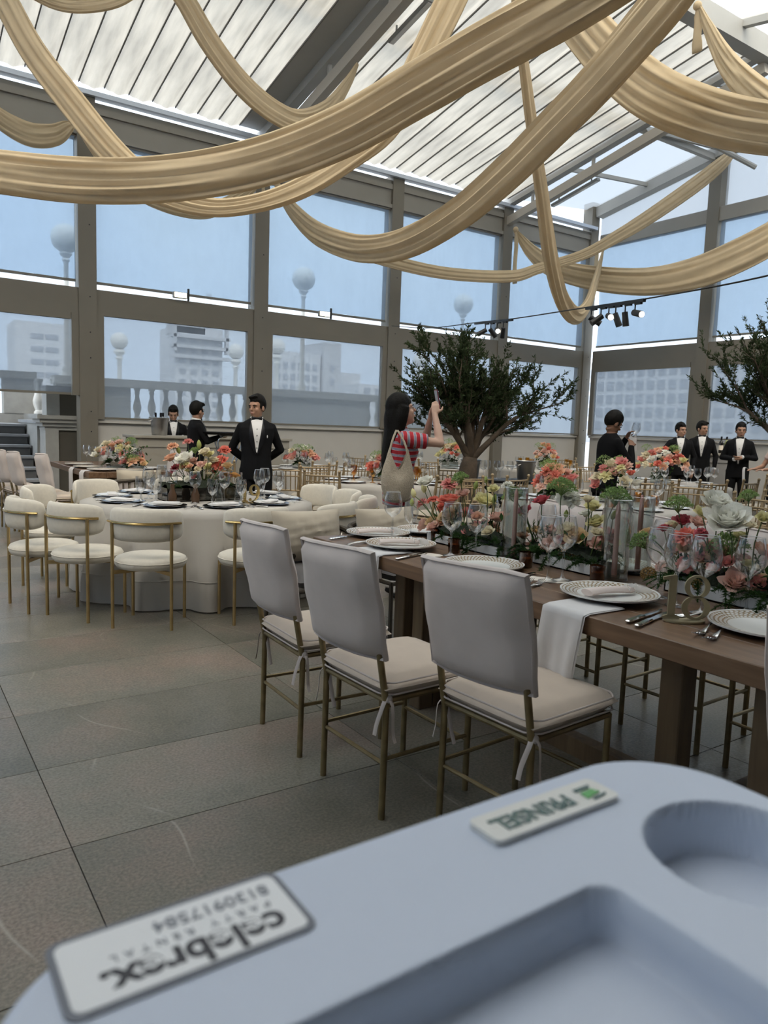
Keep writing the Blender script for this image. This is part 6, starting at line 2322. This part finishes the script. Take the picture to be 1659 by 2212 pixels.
# man wiping a glass
TEE = pm('black_cotton', (0.007, 0.007, 0.008), 0.95, spec=0.15)
p = Person('man in black top wiping a stem glass, head bowed', (6.76, 5.52, 0), -22, 1.66, mats=[TEE, SKIN_D, TEE, BLACK], head=(R(6), R(-30), 0), bend=.11)
p.arm(1, (.25, .19, 1.10), (.11, .255, 1.335), (-.5, .2, .9), (-1, .2, 0), .8, cuff=False)
p.arm(-1, (-.20, .19, 1.14), (-.03, .27, 1.43), (.5, .1, .8), (.9, .4, 0), .8, cuff=False)
p.hair(low=-.012, fringe=.065, vol=1.04)
p.finish()
MM = Matrix.Translation(Vector((6.76, 5.52, 0))) @ Matrix.Rotation(R(-22 - 90), 4, 'Z') @ Matrix.Scale(1.66 / 1.72, 4)
t = thing('polishing_cloth', 'white cloth wrapped round the glass in the wiping man hands', 'cloth')
t.matrix_world = MM @ Matrix.Translation((.06, .30, 1.40))
MB().grid(lambda u, v: ((.035 + .03 * v * math.sin(7 * u)) * math.cos(6.28 * u), (.035 + .025 * v * math.cos(9 * u)) * math.sin(6.28 * u), .06 - .2 * v + .02 * math.sin(12 * u)), 24, 10, wrap=True).build('cloth', NAPKIN, t, 'all')
o = put(ME['wine'], 'wine_glass', 'wine glass being wiped by the man in black', 'wine glass', (0, 0, 0), 0, 1)
o.matrix_world = MM @ Matrix.Translation((.06, .305, 1.36)) @ Matrix.Rotation(R(12), 4, 'Y')

# two waiters and a third behind the second tree
p = Person('waiter in tuxedo leaning on the wine-glass table, the nearer of two', (11.55, 7.85, 0), -140, 1.655, head=(R(34), R(-3), 0), bend=.03, voxel=.011)
p.arm(1, (.33, .10, 1.13), (.37, .22, .90), (.1, .3, -1), (0, -1, 0), .3)
p.arm(-1, (-.27, .0, 1.10), (-.22, .12, .88), (.1, .2, -1), (0, -1, 0), .3)
p.tux()
p.hair()
p.finish()
p = Person('waiter in tuxedo standing beside the bottles, the farther of two', (12.2, 7.86, 0), -142, 1.70, head=(R(40), R(-3), 0), voxel=.011)
for sx in (-1, 1):
    p.arm(sx, (sx * .26, -.02, 1.11), (sx * .24, .06, .88), (0, .2, -1), (-sx, 0, 0), .3)
p.tux()
p.hair()
p.finish()
p = Person('third waiter half hidden by olive leaves, napkin over his arm', (12.05, 7.05, 0), -150, 1.685, head=(R(10), R(-5), 0), voxel=.011)
p.arm(1, (.26, .0, 1.12), (.06, .22, 1.10), (-1, .3, 0), (0, -.2, 1), .3)
p.arm(-1, (-.26, .0, 1.12), (-.05, .24, 1.14), (1, .2, 0), (0, -.2, 1), .3)
p.tux(1.02)
p.hair()
p.finish()
PT = pm('blush_top', (.55, .42, .38), .9)
p = Person('person in blush top and black trousers holding a white ribbon at the picture edge', (10.98, 5.78, 0), 160, 1.62, RW, [PT, SKIN, TUX, BLACK], head=(0, R(-14), 0), voxel=.011, male=False)
p.arm(1, (.21, .13, 1.08), (.10, .38, 1.04), (-.2, 1, 0), (0, 0, -1), .5, cuff=False, sleeve=.6)
p.arm(-1, (-.21, .13, 1.08), (-.10, .38, 1.04), (.2, 1, 0), (0, 0, -1), .5, cuff=False, sleeve=.6)
p.hair(low=-.13, vol=1.05)
p.finish()
m = MB()
pts = smooth_path([(10.52, 5.98, .98), (10.46, 6.02, 1.0), (10.43, 6.0, .85), (10.44, 5.98, .66), (10.52, 5.95, .56), (10.6, 5.92, .62)], 24)
m.tube(pts, (.022, .002), 6)
tag(m.build('white_ribbon', NAPKIN), 'loop of white ribbon hanging from the hands of the person in blush', 'ribbon')
bake_bodies()

# ================================================================ drapes under the roof
def drape(label, pts, seed):
    """hanging length of voile: flattened gathered section with lengthwise folds"""
    q = random.Random(seed)
    n = 72
    path = smooth_path([p[:3] for p in pts], n)
    wid = [v.x for v in smooth_path([(p[3], 0, 0) for p in pts], n)]
    t = thing('ceiling_drape', label, 'drape', path[n // 2], 0, 'cream voile drapes under the roof')
    o = path[n // 2]
    a, b = path[0], path[-1]
    N = Vector((-(b.y - a.y), b.x - a.x, 0)).normalized()
    K = 44
    ph = [q.uniform(0, 6) for _ in range(6)]
    vs, fs = [], []
    for i, p in enumerate(path):
        d = (path[min(n - 1, i + 1)] - path[max(0, i - 1)]).normalized()
        B = N.cross(d).normalized()
        W = max(.02, wid[i])
        s = i / n
        for j in range(K):
            th = 2 * PI * j / K
            c, sn = math.cos(th), math.sin(th)
            env = abs(sn)
            side = 1 if sn >= 0 else -1
            f = math.sin(17 * c + ph[0] + 2.0 * math.sin(5 * s + ph[1]) + side) * .055 + math.sin(31 * c + ph[2] + 3 * math.sin(4 * s + ph[3])) * .030 + math.sin(9 * c + ph[4] + 6 * s) * .04
            nn = W * (.21 * sn + f * env ** .5 * 1.0)
            bb = W * .5 * c * (1 + .03 * math.sin(9 * s + ph[5]))
            vs.append(p - o + B * bb + N * nn)
    for i in range(n - 1):
        for j in range(K):
            e = (j + 1) % K
            fs.append((i * K + j, i * K + e, i * K + K + e, i * K + K + j))
    MB().add(vs, fs).build('gathered_cloth', DRAPE, t, 'all')
    return t, o


DR = [
('widest cream drape sweeping low across the hall from the aisle side to the roof', [(0.55, 7.80, 3.55, 0.344), (0.92, 7.29, 3.44, 0.360), (1.35, 6.69, 3.32, 0.369), (1.75, 6.14, 3.26, 0.363), (2.12, 5.62, 3.26, 0.360), (2.47, 5.15, 3.33, 0.360), (2.79, 4.70, 3.47, 0.363), (3.08, 4.30, 3.67, 0.365), (3.35, 3.92, 3.86, 0.367), (3.61, 3.57, 4.03, 0.372), (3.81, 3.28, 4.18, 0.367), (4.04, 2.98, 4.37, 0.328)]),
    ('long cream drape from the post beside the bar window up past the widest drape', [(5.78, 12.19, 5.59, 0.096), (5.71, 11.44, 4.97, 0.259), (5.60, 10.35, 4.34, 0.339), (5.49, 9.18, 3.90, 0.355), (5.39, 8.21, 3.68, 0.356), (5.30, 7.29, 3.62, 0.381), (5.21, 6.35, 3.72, 0.383), (5.13, 5.58, 3.91, 0.394), (5.07, 4.94, 4.13, 0.403), (5.02, 4.40, 4.33, 0.411), (4.97, 3.94, 4.54, 0.418), (4.95, 3.65, 4.70, 0.398), (4.91, 3.33, 4.90, 0.318)]),
    ('cream drape looping from the roof down behind the widest drape and up again', [(1.04, 9.17, 6.04, 0.213), (1.22, 9.01, 5.63, 0.261), (1.44, 8.81, 5.13, 0.271), (1.74, 8.54, 4.64, 0.286), (2.11, 8.21, 4.09, 0.285), (2.48, 7.87, 3.72, 0.247), (2.85, 7.54, 3.57, 0.198), (3.21, 7.21, 3.60, 0.196), (3.57, 6.89, 3.75, 0.222), (3.91, 6.58, 4.01, 0.228), (4.21, 6.31, 4.33, 0.248), (4.43, 6.12, 4.91, 0.275), (4.62, 5.94, 5.44, 0.289), (4.73, 5.85, 5.76, 0.261)]),
    ('short cream drape hanging to the chord between the two banks of pleats', [(2.75, 8.58, 6.23, 0.251), (2.99, 8.65, 6.05, 0.268), (3.32, 8.75, 5.74, 0.294), (3.76, 8.89, 5.47, 0.313), (4.26, 9.04, 5.33, 0.304), (4.73, 9.19, 5.37, 0.280), (5.23, 9.35, 5.70, 0.228), (5.58, 9.45, 6.16, 0.142), (5.78, 9.52, 6.50, 0.052)]),
    ('small cream swag on the eave beam by the stairs bay', [(1.07, 12.40, 5.88, 0.161), (1.41, 12.40, 5.71, 0.236), (1.70, 12.40, 5.55, 0.307), (2.00, 12.40, 5.48, 0.339), (2.29, 12.40, 5.55, 0.316), (2.48, 12.40, 5.70, 0.208), (2.58, 12.40, 5.77, 0.070)]),
    ('cream swag between the eave tops of the two posts beside the bar window', [(2.61, 12.30, 5.71, 0.069), (2.89, 12.30, 5.40, 0.169), (3.23, 12.30, 5.10, 0.215), (3.66, 12.30, 4.91, 0.250), (4.18, 12.30, 4.83, 0.256), (4.65, 12.30, 4.88, 0.246), (5.14, 12.30, 5.16, 0.220), (5.43, 12.30, 5.41, 0.159), (5.56, 12.30, 5.57, 0.064)]),
    ('thin twisted cream drape crossing the gable corner', [(5.93, 12.44, 5.66, 0.065), (6.36, 12.27, 5.12, 0.182), (7.08, 12.00, 4.68, 0.218), (7.81, 11.72, 4.48, 0.239), (8.90, 11.31, 4.33, 0.226), (10.12, 10.84, 4.37, 0.222), (10.69, 10.62, 4.57, 0.197), (11.54, 10.30, 4.90, 0.200), (12.17, 10.06, 5.29, 0.247), (12.81, 9.82, 5.73, 0.295), (13.73, 9.46, 6.45, 0.316), (14.29, 9.25, 6.95, 0.262), (14.56, 9.15, 7.25, 0.094)]),
    ('narrow cream drape falling steeply to the window corner post', [(5.71, 6.27, 6.12, 0.166), (5.93, 6.41, 5.79, 0.182), (6.24, 6.61, 5.52, 0.201), (6.71, 6.92, 5.07, 0.248), (7.34, 7.32, 4.53, 0.305), (8.07, 7.80, 3.89, 0.359), (9.02, 8.42, 3.49, 0.366), (10.25, 9.21, 3.48, 0.310), (11.33, 9.91, 3.90, 0.266), (12.19, 10.48, 4.62, 0.207), (12.75, 10.84, 5.28, 0.078)]),
    ('broad cream swag along the glass gable', [(11.69, 12.42, 5.80, 0.081), (11.89, 12.05, 5.30, 0.302), (12.14, 11.58, 4.92, 0.418), (12.57, 10.80, 4.66, 0.505), (13.06, 9.89, 4.54, 0.547), (13.47, 9.13, 4.65, 0.605), (13.85, 8.42, 4.95, 0.642), (14.18, 7.83, 5.32, 0.609), (14.41, 7.39, 5.69, 0.427)]),
    ('wide cream drape crossing the ridge above the gable', [(5.64, 5.95, 6.26, 0.375), (5.71, 5.44, 5.50, 0.414), (5.79, 4.92, 4.85, 0.431), (5.85, 4.48, 4.43, 0.430), (5.93, 3.96, 4.10, 0.423), (5.99, 3.50, 3.89, 0.409), (6.04, 3.16, 3.79, 0.374), (6.09, 2.85, 3.84, 0.308)]),
    ('cream drape fanning out from a knot on the ridge beam', [(9.46, 6.68, 7.30, 0.051), (9.35, 6.42, 6.85, 0.161), (9.18, 6.04, 6.28, 0.268), (8.99, 5.60, 5.77, 0.354), (8.74, 5.01, 5.20, 0.402), (8.49, 4.43, 4.76, 0.350)]),
    ('cream swag high under the pleats above the stairs bay', [(1.26, 9.58, 6.21, 0.100), (1.49, 9.35, 5.97, 0.120), (1.73, 9.13, 5.81, 0.129), (1.96, 8.91, 5.76, 0.134), (2.23, 8.65, 5.79, 0.128), (2.42, 8.47, 5.91, 0.117), (2.65, 8.25, 6.14, 0.097)]),
]
DT = {}
for k, (lb, pts) in enumerate(DR):
    t, o = drape(lb, pts, 300 + k)
    DT[k] = (t, o)


def tail_(k, p, L, w):
    """loose tail and knot where a drape is tied"""
    t, o = DT[k]
    p = Vector(p) - o
    m = MB()
    m.tube(smooth_path([p, p + Vector((.02, -.02, -.3 * L)), p + Vector((.0, -.03, -.7 * L)), p + Vector((.03, -.03, -L))], 10), [(w * .3, w * .12)] * 2 + [(w * .5, w * .16)] * 5 + [(w * .6, w * .14)] * 3, 12)
    m.build('loose_tail', DRAPE, t, 'all')
    MB().ball(p, .06, 10, 8).build('knot', DRAPE, t)


tail_(8, (11.6, 12.3, 5.78), 1.15, .12)
tail_(10, (9.42, 6.66, 7.25), .6, .13)
tail_(7, (14.1, 12.2, 5.75), .5, .12)
tail_(5, (5.62, 12.3, 5.62), .3, .1)

# ================================================================ track lamps on a cable
cab = [(8.60, 12.55, 3.44), (8.2, 10.8, 3.20), (7.72, 8.98, 3.07), (7.41, 7.83, 2.98), (6.95, 6.10, 2.89), (6.67, 5.08, 2.83), (6.27, 3.55, 2.79), (5.9, 2.2, 2.86), (5.2, -.5, 3.1), (4.2, -5.9, 3.6)]
tag(MB().tube(smooth_path(cab, 60), .008, 6).build('suspension_cable', BLACK), 'thin black cable slung across the hall carrying the spotlights', 'cable')


def track(label, a, b, heads):
    a, b = Vector(a), Vector(b)
    t = thing('track_light', label, 'lamp', a, 0)
    d = b - a
    MB().bar((0, 0, -.012), d + Vector((0, 0, -.012)), .036, .034).build('track', BLACK, t, False)
    for f, dr, lit in heads:
        p = d * f + Vector((0, 0, -.03))
        h = link('spot_head', MB().bar(p + Vector((0, 0, 0)), p + d.normalized() * .10 + Vector((0, 0, -.0)), .03, .035).mesh('spot_head', BLACK, False), t)
        q = p + Vector((0, 0, -.10))
        MB().tube([p, q], .008, 6).build('stem', BLACK, h)
        dr = Vector(dr).normalized()
        e = q + dr * .13
        MB().tube([q - dr * .02, e], [.033, .036], 14).build('barrel', BLACK, h)
        if lit:
            MB().tube([e, e + dr * .004], .031, 14).build('lens', SPOTLIT, h)


track('short black track of four spotlights above the olive tree', (7.72, 8.98, 3.07), (7.41, 7.83, 2.98), [(.3, (-.7, .5, -.5), 0), (.45, (.6, -.2, -.7), 0), (.62, (-.55, -.75, -.3), 1), (.78, (.2, .3, -.9), 0)])
track('longer black track of six spotlights beside the hanging narrow drape', (6.95, 6.10, 2.89), (6.67, 5.08, 2.83), [(.1, (.6, -.6, -.5), 0), (.28, (-.7, .4, -.6), 0), (.42, (-.6, -.75, -.25), 1), (.54, (.2, -.3, -.9), 0), (.7, (.1, -.1, -1), 0), (.86, (-.3, -.9, -.25), 1)])

# ================================================================ high chair with the pale blue tray
hc_ = thing('high_chair', 'pale blue plastic high chair with moulded tray in the foreground', 'high chair', (0, 0, 0))
X0, X1, Y0, Y1, ZT_ = .025, .725, -.06, .505, 1.05
RC = .115


def sd_rr(x, y, cx, cy, hx, hy, r):
    qx, qy = abs(x - cx) - hx + r, abs(y - cy) - hy + r
    return min(max(qx, qy), 0) + math.hypot(max(qx, 0), max(qy, 0)) - r


def sst(x):
    x = max(0, min(1, x))
    return x * x * (3 - 2 * x)


def tray_z(x, y):
    z = 0
    z -= .040 * sst(-sd_rr(x, y, .285, .10, .176, .250, .024) / .009 + .3)
    e = ((x - .605) / .082) ** 2 + ((y - .318) / .078) ** 2
    z -= .050 * sst((1 - math.sqrt(e)) * .08 / .009 + .3)
    return z


nx, ny = 200, 170
vs, fs = [], []
cxm, cym, hx, hy = (X0 + X1) / 2, (Y0 + Y1) / 2, (X1 - X0) / 2, (Y1 - Y0) / 2
for j in range(ny + 1):
    for i in range(nx + 1):
        a, b = 2 * i / nx - 1, 2 * j / ny - 1
        x, y = cxm + a * hx, cym + b * hy
        # pull the square corners in to the rounded outline
        s = sd_rr(x, y, cxm, cym, hx, hy, RC)
        if s > 0:
            kx, ky = cxm + math.copysign(hx - RC, a), cym + math.copysign(hy - RC, b)
            l = math.hypot(x - kx, y - ky)
            x, y = kx + (x - kx) * RC / l, ky + (y - ky) * RC / l
            s = 0
        edge = max(0, 1 + s / .014)
        vs.append((x, y, ZT_ + tray_z(x, y) - .014 * edge ** 2.2))
w_ = nx + 1
for j in range(ny):
    for i in range(nx):
        fs.append((j * w_ + i, j * w_ + i + 1, (j + 1) * w_ + i + 1, (j + 1) * w_ + i))
tm = MB().add(vs, fs)
tray = tm.build('tray', TRAYPL, hc_, 'all')
ring = []
for i in range(48):
    a = 2 * PI * i / 48
    c, s = math.cos(a), math.sin(a)
    ring.append((cxm + math.copysign(hx - RC, c) * (abs(c) > .01) + RC * c, cym + math.copysign(hy - RC, s) * (abs(s) > .01) + RC * s))
sk = MB()
sk.add([(x, y, ZT_ - .013) for x, y in ring] + [(cxm + (x - cxm) * .985, cym + (y - cym) * .985, ZT_ - .055) for x, y in ring], [(i, (i + 1) % 48, 48 + (i + 1) % 48, 48 + i) for i in range(48)])
sk.build('skirt', TRAYPL, tray, 'all')
for sx in (-1, 1):
    for y, y2 in ((-.42, -.62), (.30, .44)):
        MB().tube([(cxm + sx * .24, y, ZT_ - .075 if y > 0 else .98), (cxm + sx * .29, y2, .02)], .015, 10).build('leg', CHROME, hc_)
        MB().ball((cxm + sx * .29, y2, .02), .02, 10, 6).build('foot', BLACK, hc_)
    MB().tube([(cxm + sx * .24, -.42, .98), (cxm + sx * .24, .30, ZT_ - .075)], .015, 10).build('side_rail', CHROME, hc_)
MB().box((cxm, -.28, .78), (.40, .30, .05), bev=.02).build('seat', TRAYPL, hc_)
MB().box((cxm, -.45, 1.0), (.40, .05, .42), bev=.02).build('backrest', TRAYPL, hc_)
MB().tube([(cxm - .25, .32, .9), (cxm + .25, .32, .9)], .012, 8).build('crossbar', CHROME, hc_)


def rrect(cx, cy, hx, hy, r, n=6):
    out = []
    for k, (sx, sy) in enumerate(((1, 1), (-1, 1), (-1, -1), (1, -1))):
        for i in range(n + 1):
            a = (k + i / n) * PI / 2
            out.append((cx + sx * (hx - r) + r * math.cos(a), cy + sy * (hy - r) + r * math.sin(a)))
    return out


TEXTS = []


def lettering(body, size, loc, mat, parent, name, rz=PI, sp=1.0, bold=0.0):
    cu = bpy.data.curves.new(name, 'FONT')
    cu.body = body
    cu.size = size
    cu.align_x = 'CENTER'
    cu.align_y = 'CENTER'
    cu.space_character = sp
    cu.offset = bold
    cu.extrude = .0003
    o = bpy.data.objects.new(name, cu)
    COL.objects.link(o)
    o.parent = parent
    o.location = loc
    o.rotation_euler = (0, 0, rz)
    cu.materials.append(mat)
    TEXTS.append(o)


# rental sticker, printed to be read from the far side
st_c = (.1605, .4575)
st = MB().prism(rrect(*st_c, .0835, .0385, .010), ZT_ + .0002, ZT_ + .0012).build('sticker', STICKB, tray, False)
MB().prism(rrect(*st_c, .0785, .0335, .007), ZT_ + .0013, ZT_ + .0018).build('sticker_face', STICKER, tray, False)
zt = ZT_ + .002
lettering('celebrex.', .034, (.164, .4395, zt), INK, tray, 'brand_lettering', bold=.0009)
lettering('PARTY RENTAL', .0095, (.168, .4600, zt), INKG, tray, 'small_lettering', sp=1.9)
lettering('8130917584', .0165, (.187, .4765, zt), INKG, tray, 'number_lettering', sp=1.05, bold=.0002)
# maker's badge
bx_, by_ = .501, .449
bd = MB().prism(rrect(bx_, by_, .080, .0205, .007), ZT_ + .0002, ZT_ + .0055).build('badge', PLATEW, tray, False)
zb = ZT_ + .006
lettering('PRINSEL', .027, (bx_ - .018, by_, zb), BADGET, tray, 'badge_lettering', bold=.0008)
MB().prism([(bx_ + .045, by_ - .010), (bx_ + .066, by_ - .006), (bx_ + .062, by_ + .002), (bx_ + .046, by_ + .001)], zb, zb + .0008).build('badge_mark', BADGEG, tray, False)
m = MB().prism([(bx_ + .044, by_ + .004), (bx_ + .064, by_ + .005), (bx_ + .066, by_ + .009), (bx_ + .044, by_ + .009)], zb, zb + .0008)
m.build('badge_base', BADGET, tray, False)
MB().prism([(bx_ + .05, by_ - .0145), (bx_ + .068, by_ - .012), (bx_ + .07, by_ - .009), (bx_ + .05, by_ - .0115)], zb, zb + .0008).build('badge_roof', BADGET, tray, False)
bpy.context.view_layer.update()
dg = bpy.context.evaluated_depsgraph_get()
for o in TEXTS:
    me = bpy.data.meshes.new_from_object(o.evaluated_get(dg))
    n, par, loc, rot = o.name, o.parent, o.location.copy(), o.rotation_euler.copy()
    bpy.data.objects.remove(o)
    link(n, me, par, loc, tuple(rot))
